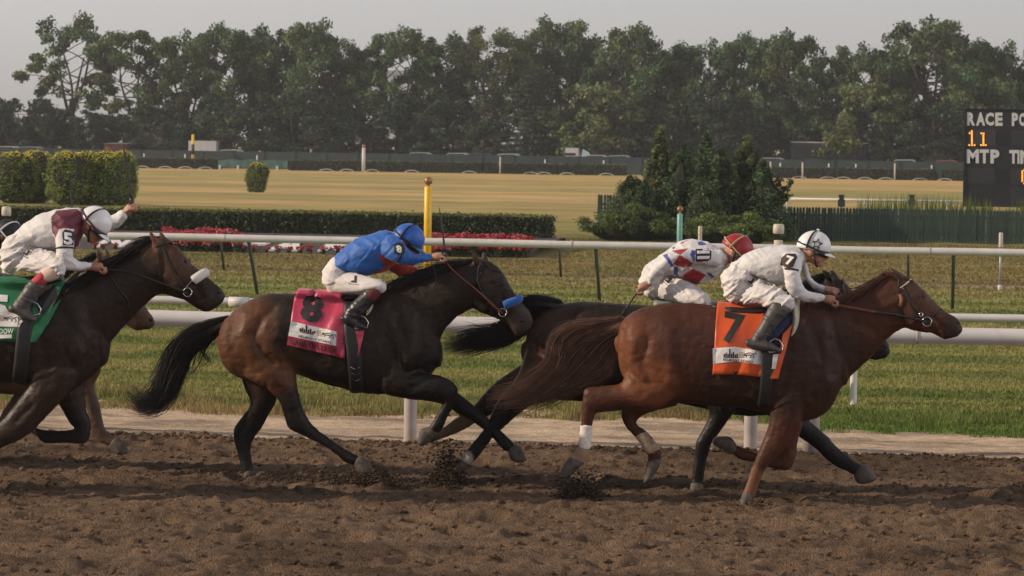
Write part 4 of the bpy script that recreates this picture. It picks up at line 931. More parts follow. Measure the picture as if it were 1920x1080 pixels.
    for s in (-1, 1): MB().ball(hp(.098, -.02, s*.05), .026*S, 12, 8, (.75, 1.0, .8)).build('lens', M['lens'], gb, True)
    D['hp'] = hp
    return dict(root=root, jk=jk, jb=jb, pk=pk, pb=pb, Y=Y, hp=hp, helm=helm, helm_bvh=bvh_of(hm))

WHT = (0.64, 0.62, 0.615)
# ---- rider of number 8: blue and red
y2 = lambda x, y: (230+x/2, 380+y/2)
BLUE, RED = (0.022, 0.115, 0.42), (0.42, 0.045, 0.02)
def red_far(V, C, Y):                       # the far half of the jacket and its underside are red
    C[(V[:, 1] > Y+.045)] = RED
J8 = make_rider(dict(f=y2, Y=Y8, label='jockey in a blue and red jacket and blue helmet on number 8', seat=(800, 345), head=(1072, 142), face=-28, neckbase=(1010, 150),
  jacket=BLUE, paintfn=[red_far], paint=[([(955,190),(1000,215),(1050,232),(1040,262),(960,285),(900,285),(985,240)], RED, 'all')],
  torso=[(775,222,852,262,.145),(812,182,900,270,.165),(868,142,952,268,.185),(930,114,1003,246,.195),(985,104,1038,214,.18),(1018,116,1045,190,.11)],
  arm_near=[(968,195,1010,118,.07,-.15),(1000,214,1048,148,.068,-.19),(1035,232,1078,182,.06,-.2),(1072,236,1090,190,.052,-.19),(1115,226,1118,193,.045,-.16),(1158,216,1156,191,.038,-.12)],
  arm_far=[(985,240,1030,150,.07,.15),(1025,268,1065,215,.064,.18),(1070,288,1100,240,.056,.18),(1105,282,1110,246,.05,.14),(1145,268,1138,248,.04,.1)],
  pelvis=[(782,214,850,262,.145),(756,245,858,292,.165),(748,282,848,328,.17),(768,320,820,346,.14)],
  thigh=[(830,262,780,342,.095,-.08),(890,268,855,346,.088,-.17),(940,280,912,338,.075,-.24),(974,292,946,330,.062,-.27),(986,306,962,336,.05,-.275)],
  shin=[(915,322,972,338,.056,-.275),(888,345,952,368,.058,-.285),(862,372,925,398,.054,-.295),(838,402,898,424,.05,-.3),(824,428,880,446,.046,-.305)],
  foot=[(820,424,838,456,.040,-.305),(852,426,866,464,.042,-.31),(888,446,890,474,.040,-.315),(908,460,904,476,.032,-.318)],
  band=([(920,320,972,338,.060,-.275),(903,336,960,358,.061,-.282),(892,348,950,370,.060,-.285)], (0.12, 0.012, 0.016)),
  hands=[dict(w=(1160,204),t=(1205,202),dy=-.12,n=(0,0,1)),dict(w=(1142,258),t=(1180,265),dy=.1,n=(0,0,1),side=-1)],
  helmet=mat('blue_helmet', (0.018, 0.11, 0.44), .45, noise=.08, sheen=.2), boot='boot', bandmat=M['black'],
  jwr=((.35,.045,3,1.0),(-.9,.06,3,.7)), pwr=((-.25,.05,4,.7),(.6,.05,3,.5))))
# ---- rider of number 7: all white
y7 = lambda x, y: (1340+x/4.1536, 420+y/4.1536)
J7 = make_rider(dict(f=y7, Y=Y7, label='jockey all in white with white helmet and black boots on number 7', seat=(150, 600), head=(775, 190), face=-14, neckbase=(660, 250),
  jacket=WHT,
  torso=[(170,290,322,414,.145),(228,240,425,452,.165),(320,202,505,482,.185),(430,174,585,440,.195),(540,168,655,365,.18),(632,186,700,310,.11)],
  arm_near=[(520,240,690,270,.072,-.15),(535,320,672,345,.07,-.2),(545,400,676,425,.066,-.23),(555,490,690,480,.062,-.24),(600,575,705,505,.056,-.22),(690,604,755,530,.05,-.19),(785,610,808,543,.044,-.16),(848,606,852,552,.038,-.13)],
  arm_far=[(640,230,720,330,.07,.15),(680,360,745,420,.062,.18),(730,470,790,458,.054,.17),(800,515,815,474,.046,.14),(878,538,884,490,.038,.1)],
  pelvis=[(172,286,326,416,.145),(100,342,340,475,.165),(57,420,305,560,.17),(72,510,222,606,.14)],
  thigh=[(320,418,190,608,.095,-.08),(430,470,325,630,.088,-.17),(525,520,430,645,.078,-.24),(600,568,510,655,.066,-.27),(626,610,560,665,.055,-.28)],
  shin=[(440,606,604,680,.058,-.285),(415,655,560,715,.058,-.29),(380,720,505,775,.056,-.295),(340,795,455,840,.052,-.3),(300,860,410,890,.048,-.305),(275,905,395,915,.046,-.308)],
  foot=[(262,890,252,962,.040,-.308),(330,885,332,984,.042,-.312),(430,915,432,996,.040,-.316),(515,970,512,1004,.032,-.318)],
  hands=[dict(w=(852,580),t=(950,600),dy=-.13,n=(0,0,1)),dict(w=(884,512),t=(975,545),dy=.02,n=(0,0,1),side=-1)],
  helmet=M['white_paint'], boot='boot_grey', jwr=((.55,.045,2.2,.9),(-.5,.05,2.5,.6)), pwr=((-.75,.085,4,1.3),(.35,.07,3,.7))))
# ---- rider of number 11: white, red and blue, red helmet
y11 = lambda x, y: (1160+x/6, 420+y/6)
RD, BL = (0.33, 0.02, 0.025), (0.035, 0.075, 0.30)
J11 = make_rider(dict(f=y11, Y=Y11, label='jockey in white with red and blue diamonds and a red helmet', seat=(330, 800), head=(1330, 300), face=-38, neckbase=(1140, 380), hs=1.0,
  jacket=WHT, paint=[([(690,345),(840,440),(810,480),(720,490),(610,450)],RD,'all'),([(590,300),(800,268),(690,345)],RD,'all'),([(830,500),(985,570),(880,690),(690,600)],RD,'all'),([(690,215),(840,150),(760,190),(710,225)],RD,'all'),
     ([(500,350),(545,330),(615,460),(600,490)],BL,'all'),([(620,470),(670,490),(670,590),(625,570)],BL,'all'),([(820,290),(865,300),(850,440),(805,350)],BL,'all'),([(885,200),(940,195),(1000,235),(900,240)],BL,'all'),([(980,545),(1040,550),(1075,600),(1050,610)],BL,'all'),([(590,270),(640,250),(620,285)],BL,'all')],
  torso=[(312,470,600,600,.145),(400,400,655,610,.165),(520,310,770,645,.185),(660,215,905,682,.195),(800,166,1035,622,.2),(950,190,1135,560,.18),(1095,250,1195,470,.12)],
  arm_near=[(1140,300,1090,480,.074,-.16),(1000,275,940,460,.072,-.21),(860,270,800,465,.07,-.25),(700,280,650,470,.066,-.28),(550,330,610,480,.062,-.29),(430,430,520,545,.055,-.29),(335,560,425,630,.046,-.28),(318,632,372,688,.038,-.27)],
  arm_far=[(1080,330,1180,520,.07,.16),(1150,480,1240,560,.06,.18),(1250,580,1310,560,.052,.16),(1380,640,1400,590,.04,.1)],
  pelvis=[(312,468,600,602,.145),(250,560,560,690,.165),(238,650,500,800,.17),(280,760,420,830,.14)],
  thigh=[(600,588,390,815,.095,-.08),(760,652,600,872,.088,-.17),(900,732,765,902,.078,-.24),(990,795,880,930,.066,-.27),(1030,850,950,950,.055,-.28)],
  shin=[(850,900,1010,960,.058,-.285),(780,1000,920,1060,.056,-.295),(720,1100,850,1150,.05,-.3),(690,1180,810,1220,.046,-.305)],
  foot=[(680,1180,670,1260,.04,-.308),(780,1180,780,1275,.042,-.312),(900,1220,900,1290,.036,-.318)],
  hands=[dict(w=(335,672),t=(225,735),dy=-.27,n=(0,0,1),side=-1),dict(w=(1395,615),t=(1480,640),dy=.1,n=(0,0,1),side=-1)],
  helmet=mat('red_helmet', (0.30, 0.012, 0.014), .45, noise=.08, sheen=.2), bandmat=M['print_gold'], jwr=((.5,.05,3,.9),(-.7,.06,3,.6)), pwr=((.6,.075,4,1.1),(-.6,.06,3,.6))))
# ---- rider of number 5: white and maroon
y5 = lambda x, y: (x/3.6, 360+y/3.6)
MAR = (0.115, 0.012, 0.028)
J5 = make_rider(dict(f=y5, Y=Y5, label='jockey in white and maroon raising a whip on number 5', seat=(90, 530), head=(640, 215), face=-40, neckbase=(530, 200),
  jacket=WHT, paint=[([(345,165),(385,125),(520,112),(570,160),(570,300),(500,400),(500,250),(440,245),(400,250),(375,310),(350,260)],MAR,'near'),([(500,310),(560,200),(560,320),(505,400)],MAR,'near')],
  torso=[(86,292,242,372,.145),(150,232,335,392,.165),(240,168,415,402,.185),(340,130,492,388,.195),(432,106,545,322,.185),(512,108,570,240,.12)],
  arm_near=[(352,235,525,255,.072,-.15),(372,310,505,325,.07,-.2),(382,385,492,395,.066,-.23),(390,445,490,450,.06,-.24),(415,508,500,442,.055,-.23),(500,527,532,463,.048,-.2),(575,530,582,474,.042,-.17),(612,528,616,482,.038,-.15)],
  arm_far=[(480,150,560,290,.075,.15),(600,180,650,290,.066,.24),(700,170,735,268,.058,.26),(760,148,800,236,.05,.26),(815,128,852,178,.04,.24)],
  pelvis=[(86,290,250,376,.145),(30,342,270,435,.165),(5,412,222,512,.17),(25,470,130,532,.14)],
  thigh=[(230,372,110,530,.095,-.08),(320,403,235,546,.088,-.17),(385,430,325,545,.075,-.24),(430,465,385,555,.062,-.27),(440,500,400,565,.052,-.275)],
  shin=[(195,600,300,645,.058,-.288),(165,640,272,690,.056,-.292),(130,695,240,740,.053,-.297),(98,740,210,790,.05,-.302),(85,770,190,810,.048,-.305)],
  foot=[(85,755,72,812,.040,-.305),(150,765,138,842,.042,-.31),(205,805,190,865,.040,-.314),(246,842,235,876,.032,-.317)],
  stocking=([(330,500,410,560,.054,-.278),(285,535,390,585,.054,-.28),(255,560,345,605,.055,-.284)], (0.55, 0.40, 0.33)),
  band=([(262,548,330,590,.060,-.283),(215,588,310,625,.061,-.287)], (0.42, 0.03, 0.04)),
  hands=[dict(w=(620,505),t=(715,510),dy=-.15,n=(0,0,1)),dict(w=(840,150),t=(895,90),dy=.24,n=(-.3,0,1),side=-1)],
  helmet=M['white_paint'], boot='boot_grey', bandmat=mat('maroon_cord', (0.06, 0.012, 0.014), .6, noise=.1), jwr=((.6,.045,2.2,.9),(-.4,.05,2.5,.6)), pwr=((-.5,.08,4,1.3),(.3,.07,3,.7))))
# ---- rider of the hidden horse (helmet and shoulder show at the left edge)
yh = lambda x, y: (x/3.6-152, 395+y/3.6)
JH = make_rider(dict(f=yh, Y=YH, label='jockey in black and white mostly hidden behind the maroon and white one', seat=(90, 530), head=(600, 165), face=-40, neckbase=(520, 170), hs=.96,
  jacket=(0.02, 0.02, 0.022), 
  torso=[(86,292,242,372,.145),(150,232,335,392,.165),(240,168,415,402,.185),(340,130,492,388,.195),(432,106,545,322,.185),(512,108,570,240,.12)],
  arm_near=[(352,235,525,255,.072,-.15),(372,310,505,325,.07,-.2),(390,445,490,450,.06,-.24),(415,508,500,442,.055,-.23),(500,527,532,463,.048,-.2),(612,528,616,482,.038,-.15)],
  arm_far=[(480,150,560,290,.075,.15),(600,200,660,320,.066,.22),(720,200,760,300,.055,.24),(860,170,900,240,.046,.24),(985,130,1010,180,.04,.24)],
  pelvis=[(86,290,250,376,.145),(30,342,270,435,.165),(5,412,222,512,.17),(25,470,130,532,.14)],
  thigh=[(230,372,110,530,.095,-.08),(320,403,235,546,.088,-.17),(385,430,325,545,.075,-.24),(430,465,385,555,.062,-.27)],
  shin=[(290,535,390,585,.056,-.28),(195,600,300,645,.058,-.288),(130,695,240,740,.053,-.297),(85,770,190,810,.048,-.305)],
  foot=[(85,755,72,812,.040,-.305),(150,765,138,842,.042,-.31),(246,842,235,876,.032,-.317)],
  hands=[dict(w=(620,505),t=(715,510),dy=-.15,n=(0,0,1)),dict(w=(1000,152),t=(1030,90),dy=.24,n=(-.3,0,1),side=-1)],
  helmet=M['black'], bandmat=M['print_white']))

# ---- arm numbers, prints on the breeches
def arm_no(J, f, quad, s, c, ux, vy, mk=M['black']):
    b = poly_decal('armband', ap2(f, quad), J['jb'], mk, J['jk'], .006)
    text_decal('digit', s, f(*c), ux, vy, J['jb'], M['print_white'], b or J['jk'], .010, .045)
arm_no(J8, y2, [(1014,156),(1036,148),(1056,156),(1060,188),(1042,198),(1020,192)], '8', (1037,174), (11, 2), (-2.5, -14))
line_decal('sleeve_band', ap2(y2, [(1050,180),(1040,205),(1032,225)]), 5, J8['jb'], M['black'], J8['jk'])
arm_no(J7, y7, [(520,262),(560,230),(630,232),(645,258),(610,335),(570,345),(510,318)], '7', (583,285), (14, 4), (4, -17), M['mark_dark'])
line_decal('sleeve_band', ap2(y7, [(545,348),(600,350),(655,362)]), 3.5, J7['jb'], M['mark_dark'], J7['jk'])
_b = poly_decal('armband', ap2(y11, [(865,280),(1010,275),(1045,310),(1040,390),(1000,420),(870,425)]), J11['jb'], M['mark_dark'], J11['jk'], .006)
for q in ([(882,300),(1022,298),(1026,330),(882,334)], [(882,362),(1026,358),(1020,392),(882,396)]): poly_decal('digit', ap2(y11, q), J11['jb'], M['print_white'], _b, .011)
arm_no(J5, y5, [(420,275),(440,250),(500,268),(515,300),(500,360),(425,360)], '5', (460,315), (17, 2), (-2, -23), M['black'])
line_decal('sleeve_band', ap2(y5, [(375,380),(430,372),(500,378)]), 3.5, J5['jb'], M['mark_dark'], J5['jk'])
def boot_mark(J, c, s, rot):
    cr, sr = math.cos(rot), math.sin(rot)
    T = lambda pts: [(c[0]+(x*cr-y*sr)*s, c[1]+(x*sr+y*cr)*s) for x, y in pts]
    poly_decal('boot_print', T([(0,-6),(4,-6),(4,6),(-5,6),(-5,3.5),(0,2)]), J['pb'], M['mark_dark'], J['pk'], .006)
    line_decal('print_border', T([(-8,-9),(8,-9)]), 1.0, J['pb'], M['mark_dark'], J['pk']); line_decal('print_border', T([(-8,9),(8,9)]), 1.0, J['pb'], M['mark_dark'], J['pk'])
    line_decal('print_border', T([(-8,-9),(-8,9)]), 1.0, J['pb'], M['mark_dark'], J['pk']); line_decal('print_border', T([(8,-9),(8,9)]), 1.0, J['pb'], M['mark_dark'], J['pk'])
boot_mark(J8, y2(868, 286), 1.1, .12); boot_mark(J7, y7(285, 440), 1.0, .75); boot_mark(J11, y11(560, 625), 1.0, .75); boot_mark(J5, y5(180, 405), 1.0, .6)
# star print and bobble on the white helmet of number 7
st = []
for k in range(10):
    a = -math.pi/2+k*math.pi/5+.25; r = 10 if k % 2 == 0 else 4.2; st.append((y7(800,155)[0]+r*math.cos(a), y7(800,155)[1]+r*math.sin(a)))
for k in range(0, 10):
    line_decal('star_print', [st[k], st[(k+1) % 10]], 2.0, J7['helm_bvh'], M['black'], J7['helm'], .006)
MB().ball(J7['hp'](-.008, .146, 0), .012).build('helmet_button', M['white_paint'], J7['helm'], True)

# ---- whips
def whip(pts, Yw, r0, r1, mk, label):
    Q = crom([U(x, y, Yw) for x, y in pts], 6); n = len(Q)
    root = empty('riding_whip', tuple(Q[0]), label, 'whip', 'riding whips')
    k = max(2, n//4)
    MB().tube(Q[:k+1], [r0*1.35]*(k+1), 8).build('grip', M['leather'], root, True)
    MB().tube(Q[k:], [r0+(r1-r0)*i/max(1, n-k-1) for i in range(n-k)], 6).build('shaft', M[mk], root, True)
    d = (Q[-1]-Q[-2]); d /= np.linalg.norm(d)
    MB().tube([Q[-1], Q[-1]+d*.03, Q[-1]+d*.06], [r1*1.2, .012, .009], 6, True, .3).build('flap', M['leather'], root, True)
whip([y2(1212,228),y2(1206,160),y2(1198,95),y2(1191,45)], Y8-.12, .010, .007, 'whip', 'dark whip held upright beside the yellow pole')
whip([y7(965,535),y7(1010,580),y7(1050,650),y7(1078,720),y7(1090,770)], Y7-.02, .008, .006, 'whip_white', 'pale curved whip in the hands of the all white jockey')
whip([y11(245,690),y11(205,770),y11(150,850),y11(80,960)], Y11-.27, .009, .007, 'whip', 'dark whip held low behind the red helmeted jockey')
whip([(249,388),(244,360),(239,325),(233,283)], Y5+.24, .012, .009, 'whip', 'dark whip raised high by the maroon and white jockey')
whip([(133,432),(135,400),(134,365),(133,336)], YH+.24, .008, .006, 'whip', 'thin whip standing up behind the back of the maroon and white jockey')

# ---- saddle cloths, girths, saddles, stirrups
def grid_cloth(key, quad, nx, ny, matr, label, Y, wr=.006, curve=0.0):
    """quad: top-left, top-right, bottom-right, bottom-left in the picture; the cloth lies over the back to the far side"""
    bvh = HORSES[key][2]; q = [np.array(p, float) for p in quad]
    rows = []
    for j in range(ny+1):
        v = j/ny; row = []
        for i in range(nx+1):
            u = i/nx
            p = (q[0]*(1-u)+q[1]*u)*(1-v)+(q[3]*(1-u)+q[2]*u)*v
            p = p+np.array([0, curve*math.sin(math.pi*u)*v])
            h = hit(bvh, p[0], p[1], .016, Y-.2)
            lim = Y-.10-.16*min(1, v*2.2)
            h = h.copy()
            if h[1] > lim: h = U(p[0], p[1], lim)
            row.append(h)
        rows.append(row)
    R = np.array(rows)                                                  # smooth the drape, then add folds
    for _ in range(4):
        R[1:-1, 1:-1, 1] = (R[1:-1, 1:-1, 1]*2+R[:-2, 1:-1, 1]+R[2:, 1:-1, 1]+R[1:-1, :-2, 1]+R[1:-1, 2:, 1])/6
    uu, vv = np.meshgrid(np.linspace(0, 1, nx+1), np.linspace(0, 1, ny+1))
    R[..., 1] -= wr*1.5*(np.sin(uu*13+vv*3.5+3*fbm(uu*2, vv*2, 2))*.6+fbm(uu*6+vv*2.5, vv*2, 3)*2-1)*(.35+.8*vv)
    top = R[0].copy(); mid = top.copy(); mid[:, 1] = Y; mid[:, 2] += .035
    q1 = (top+mid)/2; q1[:, 2] += .012
    far = R[::-1].copy() if False else R.copy(); far[..., 1] = 2*Y-far[..., 1]
    q2 = q1.copy(); q2[:, 1] = 2*Y-q2[:, 1]
    allr = list(R[::-1])+[q1, mid, q2]+list(far)
    n = nx+1; V = np.concatenate(allr); m = len(allr)
    F = [(j*n+i, j*n+i+1, (j+1)*n+i+1, (j+1)*n+i) for j in range(m-1) for i in range(nx)]
    root = empty('saddle_cloth', tuple(mid[nx//2]), label, 'saddle cloth', 'numbered saddle cloths')
    me = pyd(V, F); o = link('cloth', me, matr, root, True)
    so = o.modifiers.new('s', 'SOLIDIFY'); so.thickness = .004
    return root, bvh_of(me)
def band(key, line, wpx, matr, name, parent, Y, off=.024, bvh2=None, inner=None):
    """a wide girth band down the near side, under the belly and up the far side"""
    bvh = HORSES[key][2]; L = crom([(a, b, 0) for a, b in line], 5)[:, :2]; V = []
    ts = np.linspace(-1, 1, 5); rows = []
    for p in L:
        row = []
        for t in ts:
            h = hit(bvh, p[0]+t*wpx/2, p[1], off, Y-.25).copy()
            if h[1] > Y-.08: h = np.array(U(p[0]+t*wpx/2, p[1], Y-.08))
            row.append(h)
        rows.append(row)
    R = np.array(rows); far = R[::-1].copy(); far[..., 1] = 2*Y-far[..., 1]
    midr = (R[-1]+far[0])/2; midr[:, 2] -= .025
    A = np.concatenate([R, midr[None], far]); m, n = A.shape[:2]
    F = [(j*n+i, j*n+i+1, (j+1)*n+i+1, (j+1)*n+i) for j in range(m-1) for i in range(n-1)]
    o = link(name, pyd(A.reshape(-1, 3), F), matr, parent, True); so = o.modifiers.new('s', 'SOLIDIFY'); so.thickness = .005
    return o
def saddle(key, Y, seat_st, girth, gw, stir, label, flap=None, pad=None, padmat=None, chev=None):
    c = U((seat_st[0][0]+seat_st[0][2])/2, (seat_st[0][1]+seat_st[0][3])/2, Y)
    root = empty('saddle', tuple(c), label, 'saddle', 'racing saddles')
    link('seat', fuse([loft(seat_st, Y, n=18)], .009, 3), M['saddle'], root)
    g = band(key, girth, gw, M['black'], 'girth', root, Y)
    if chev:
        gb = bvh_of(g.data)
        for p in chev: line_decal('girth_mark', p, 1.6, gb, M['print_white'], g, .004)
    if flap:
        bvh = HORSES[key][2]
        for s in (-1, 1):
            bm = MB(); V = [hit(bvh, p[0], p[1], .03, Y-.22) for p in flap]
            V = [np.array([v[0], min(v[1], Y-.2), v[2]]) for v in V]
            if s == 1: V = [np.array([v[0], 2*Y-v[1], v[2]]) for v in V]
            o = link('flap', pyd(V, [tuple(range(len(V)))]), padmat or M['saddle'], root); so = o.modifiers.new('s', 'SOLIDIFY'); so.thickness = .006
    if pad:
        for s in (-1, 1):
            o = link('pad', fuse([loft([(*p, ) for p in pad], Y, n=14, dy=.0 if s < 0 else .0)], .008, 3), M['pad'], root); break
    for s in (-1, 1):
        (x0, y0), (x1, y1), dyy = stir
        a = U(x0, y0, Y+s*.2); b = U(x1, y1-16, Y+s*dyy)
        MB().tube([a, (a+b)/2+np.array([0, s*.02, 0]), b], .011, 6, True, .4).build('stirrup_leather', M['black'], root, True)
        ctr = U(x1, y1, Y+s*dyy); w_, h_ = .055, .075
        ringp = [ctr+np.array([-.045, 0, -.01]), ctr+np.array([.055, 0, .005]), ctr+np.array([.062, 0, .045]), ctr+np.array([.035, 0, .085]), ctr+np.array([0, 0, .1]), ctr+np.array([-.035, 0, .08]), ctr+np.array([-.05, 0, .035]), ctr+np.array([-.045, 0, -.01])]
        MB().tube(ringp, .0055, 6, False).build('stirrup_iron', M['steel'], root, True)
M['pad'] = mat('pale_pad', (0.5, 0.47, 0.36), .9, noise=.1, bump=.003)
M['pad_blue'] = mat('navy_pad', (0.025, 0.035, 0.085), .9, noise=.15)
def logo(bvh, P, parent, ink=M['mark_dark'], gold=M['print_gold']):
    """skyline, columns and running horses in thin line work; P maps unit coordinates to the picture"""
    for x0, x1, h in ((0,.045,.4),(.06,.10,.55),(.12,.16,.38),(.17,.215,1.0),(.23,.27,.45),(.285,.33,.62),(.345,.385,.34),(.395,.44,.45)):
        poly_decal('skyline_print', [P(x0, .12), P(x1, .12), P(x1, h), P((x0+x1)/2, h+.08), P(x0, h)], bvh, ink, parent, .007)
    poly_decal('ground_print', [P(0, 0), P(.46, 0), P(.46, .09), P(0, .09)], bvh, ink, parent, .007)
    for i in range(4): poly_decal('column_print', [P(.47+i*.045, .02), P(.495+i*.045, .02), P(.5+i*.045, .75-.05*abs(i-1.5)), P(.475+i*.045, .75-.05*abs(i-1.5))], bvh, gold, parent, .007)
    for pts in (((.62,.45),(.7,.5),(.8,.62),(.9,.5),(.97,.62),(1.0,.4)), ((.64,.4),(.7,.3),(.68,.1)), ((.78,.42),(.84,.25),(.8,.05)), ((.9,.45),(.94,.2),(.9,.0)), ((.6,.3),(.75,.35),(.88,.38))):
        line_decal('horse_print', [P(*q) for q in pts], 1.5, bvh, ink, parent, .007)
# number 8, pink
p8 = lambda x, y: (530+x/4.695, 530+y/4.695)
M['pink'] = mat('pink_satin', (0.50, 0.045, 0.10), .42, noise=.1, nscale=6, bump=.004, bscale=18, sheen=.2)
M['pink_dark'] = mat('dark_pink_satin', (0.30, 0.022, 0.055), .5, noise=.1, nscale=6)
c8, b8 = grid_cloth('8', [p8(110,95), p8(545,120), p8(545,668), p8(36,548)], 26, 18, M['pink'], 'pink saddle cloth with black number 8', Y8, .010)
text_decal('number', '8', p8(258,228), (41, 6), (7.5, -51), b8, M['black'], c8, .006, .05)
pn = poly_decal('sponsor_panel', [p8(70,338), p8(475,430), p8(470,556), p8(50,468)], b8, M['print_white'], c8, .005, cuts=3)
logo(b8, lambda u, v: p8(148+u*320, 432+u*72-v*72), pn)
text_decal('lettering', 'BELMONT STAKES', p8(285,498), (62, 12.5), (.8, -4.2), b8, M['mark_dark'], pn, .008, .01)
nm = poly_decal('name_strip', [p8(50,474), p8(478,560), p8(476,650), p8(37,546)], b8, M['pink_dark'], c8, .005, cuts=3)
text_decal('lettering', 'GAME ON DUDE', p8(275,560), (88, 18.5), (-1, -11), b8, M['mark_dark'], nm, .008, .012)
poly_decal('front_flap', [p8(640,425), p8(720,420), p8(680,600), p8(655,658), p8(668,560)], HORSES['8'][2], M['pink'], c8, .03, cuts=2)
saddle('8', Y8, ap(y2, [(722,325,730,352,.05),(760,338,765,360,.14),(830,342,835,368,.16),(900,336,905,365,.14),(950,318,955,350,.08)]), [p8(600,170), p8(600,400), p8(625,620), p8(640,800), p8(652,950)], 26, (y2(885,360), y2(893,470), .315), 'black racing saddle with dark girth on number 8',
       chev=[[p8(598,740),p8(640,760),p8(680,740)],[p8(605,790),p8(645,810),p8(684,788)],[p8(612,842),p8(650,862),p8(690,838)]], pad=ap(y2, [(925,345,960,350,.2),(930,390,958,395,.24),(925,415,940,420,.24)]))
# number 7, orange
p7 = lambda x, y: (1320+x/4.32, 550+y/4.32)
M['orange'] = mat('orange_satin', (0.62, 0.085, 0.014), .42, noise=.1, nscale=6, bump=.004, bscale=18, sheen=.2)
c7, b7 = grid_cloth('7', [p7(105,105), p7(560,140), p7(470,680), p7(68,655)], 24, 18, M['orange'], 'orange saddle cloth with dark number 7', Y7, .010, -2)
text_decal('number', '7', p7(240,285), (38, 8), (6, -58), b7, M['black'], c7, .006, .03)
pn = poly_decal('sponsor_panel', [p7(70,445), p7(250,432), p7(468,470), p7(464,578), p7(250,550), p7(72,572)], b7, M['print_white'], c7, .005, cuts=3)
logo(b7, lambda u, v: p7(158+u*265, 522+u*4-v*70), pn)
text_decal('lettering', 'BELMONT STAKES', p7(275,545), (56, 4.5), (.3, -4.2), b7, M['mark_dark'], pn, .008, .01)
poly_decal('front_flap', [p7(640,330), p7(718,245), p7(660,470), p7(600,690), p7(535,690), p7(600,540)], HORSES['7'][2], M['orange'], c7, .03, cuts=2)
poly_decal('front_flap', [p7(560,495), p7(606,490), p7(580,610), p7(548,612)], HORSES['7'][2], M['print_white'], c7, .034, cuts=1)
saddle('7', Y7, [(1338,568,1340,584,.06),(1370,572,1372,590,.14),(1410,574,1412,592,.16),(1450,570,1452,590,.14),(1482,560,1485,582,.08)], [p7(500,260), p7(505,420), p7(510,600), p7(500,760), p7(480,900)], 22, (p7(560,150), p7(575,470), .325), 'black racing saddle with navy pad on number 7',
       flap=[p7(480,160), p7(720,170), p7(690,250), p7(560,390), p7(490,390)], padmat=M['pad_blue'], pad=[(1478,560,1500,562,.21),(1484,590,1504,594,.245),(1482,615,1500,618,.25),(1480,626,1490,630,.24)])
# number 5, green
p5 = lambda x, y: (x/6, 560+y/6)
M['green'] = mat('green_satin', (0.016, 0.165, 0.065), .42, noise=.1, nscale=6, bump=.004, bscale=18, sheen=.2)
c5, b5 = grid_cloth('5', [(-75,520), (118,536), (64,642), (-82,634)], 26, 18, M['green'], 'green saddle cloth with white number and lettering at the left edge', Y5, .010)
text_decal('number', '5', (-6,577), (46, 3), (2, -50), b5, M['print_white'], c5, .006, .06)
pn = poly_decal('sponsor_panel', [(-74,582), (26,585), (43,602), (36,613), (-76,610)], b5, M['print_white'], c5, .005, cuts=3)
logo(b5, lambda u, v: (-36+u*70, 600+u*4-v*15), pn)
text_decal('lettering', 'DOW', (12,621), (26, 0), (.3, -10), b5, M['print_white'], c5, .007, .012)
poly_decal('hem_strip', [(-80,629), (22,627), (22,634), (-80,636)], b5, M['print_white'], c5, .007, cuts=3)
poly_decal('front_flap', [p5(370,320), p5(540,290), p5(690,0), p5(520,310), p5(410,480), p5(340,492)], HORSES['5'][2], M['green'], c5, .03, cuts=2)
saddle('5', Y5, [(-20,507,-18,535,.06),(5,512,6,538,.14),(40,518,42,542,.16),(80,515,84,540,.14),(110,512,114,534,.08)], [(52,560), (48,600), (44,640), (40,680), (36,716)], 28, ((66,545), (62,590), .32), 'dark racing saddle with worn girth on number 5',
       flap=[(74,540),(112,532),(108,556),(84,588),(72,590)], padmat=M['saddle'])
# plain cloths and saddles of the two half hidden horses
c11, b11 = grid_cloth('11', [(1225,570), (1345,574), (1345,665), (1220,660)], 14, 10, mat('grey_satin', (.2, .22, .2), .5, noise=.1), 'plain saddle cloth on the almost black horse behind number 7', Y11)
saddle('11', Y11, [(1238,562,1240,580,.06),(1290,566,1292,588,.15),(1340,568,1342,588,.15),(1380,556,1384,576,.08)], [(1350,600),(1355,680),(1360,770)], 24, ((1330,590), (1300,640), .32), 'dark racing saddle on the almost black horse')
cH, bH = grid_cloth('hid', [(-150,560), (-20,562), (-20,650), (-155,650)], 14, 10, mat('white_satin', (.6, .58, .55), .5, noise=.1), 'white saddle cloth on the horse hidden behind number 5', YH)
saddle('hid', YH, [(-150,545,-148,562,.06),(-100,550,-98,570,.15),(-40,550,-38,570,.15),(-5,540,-2,560,.08)], [(-30,590),(-28,660),(-25,730)], 24, ((-40,575), (-70,625), .32), 'dark racing saddle on the horse hidden behind number 5')
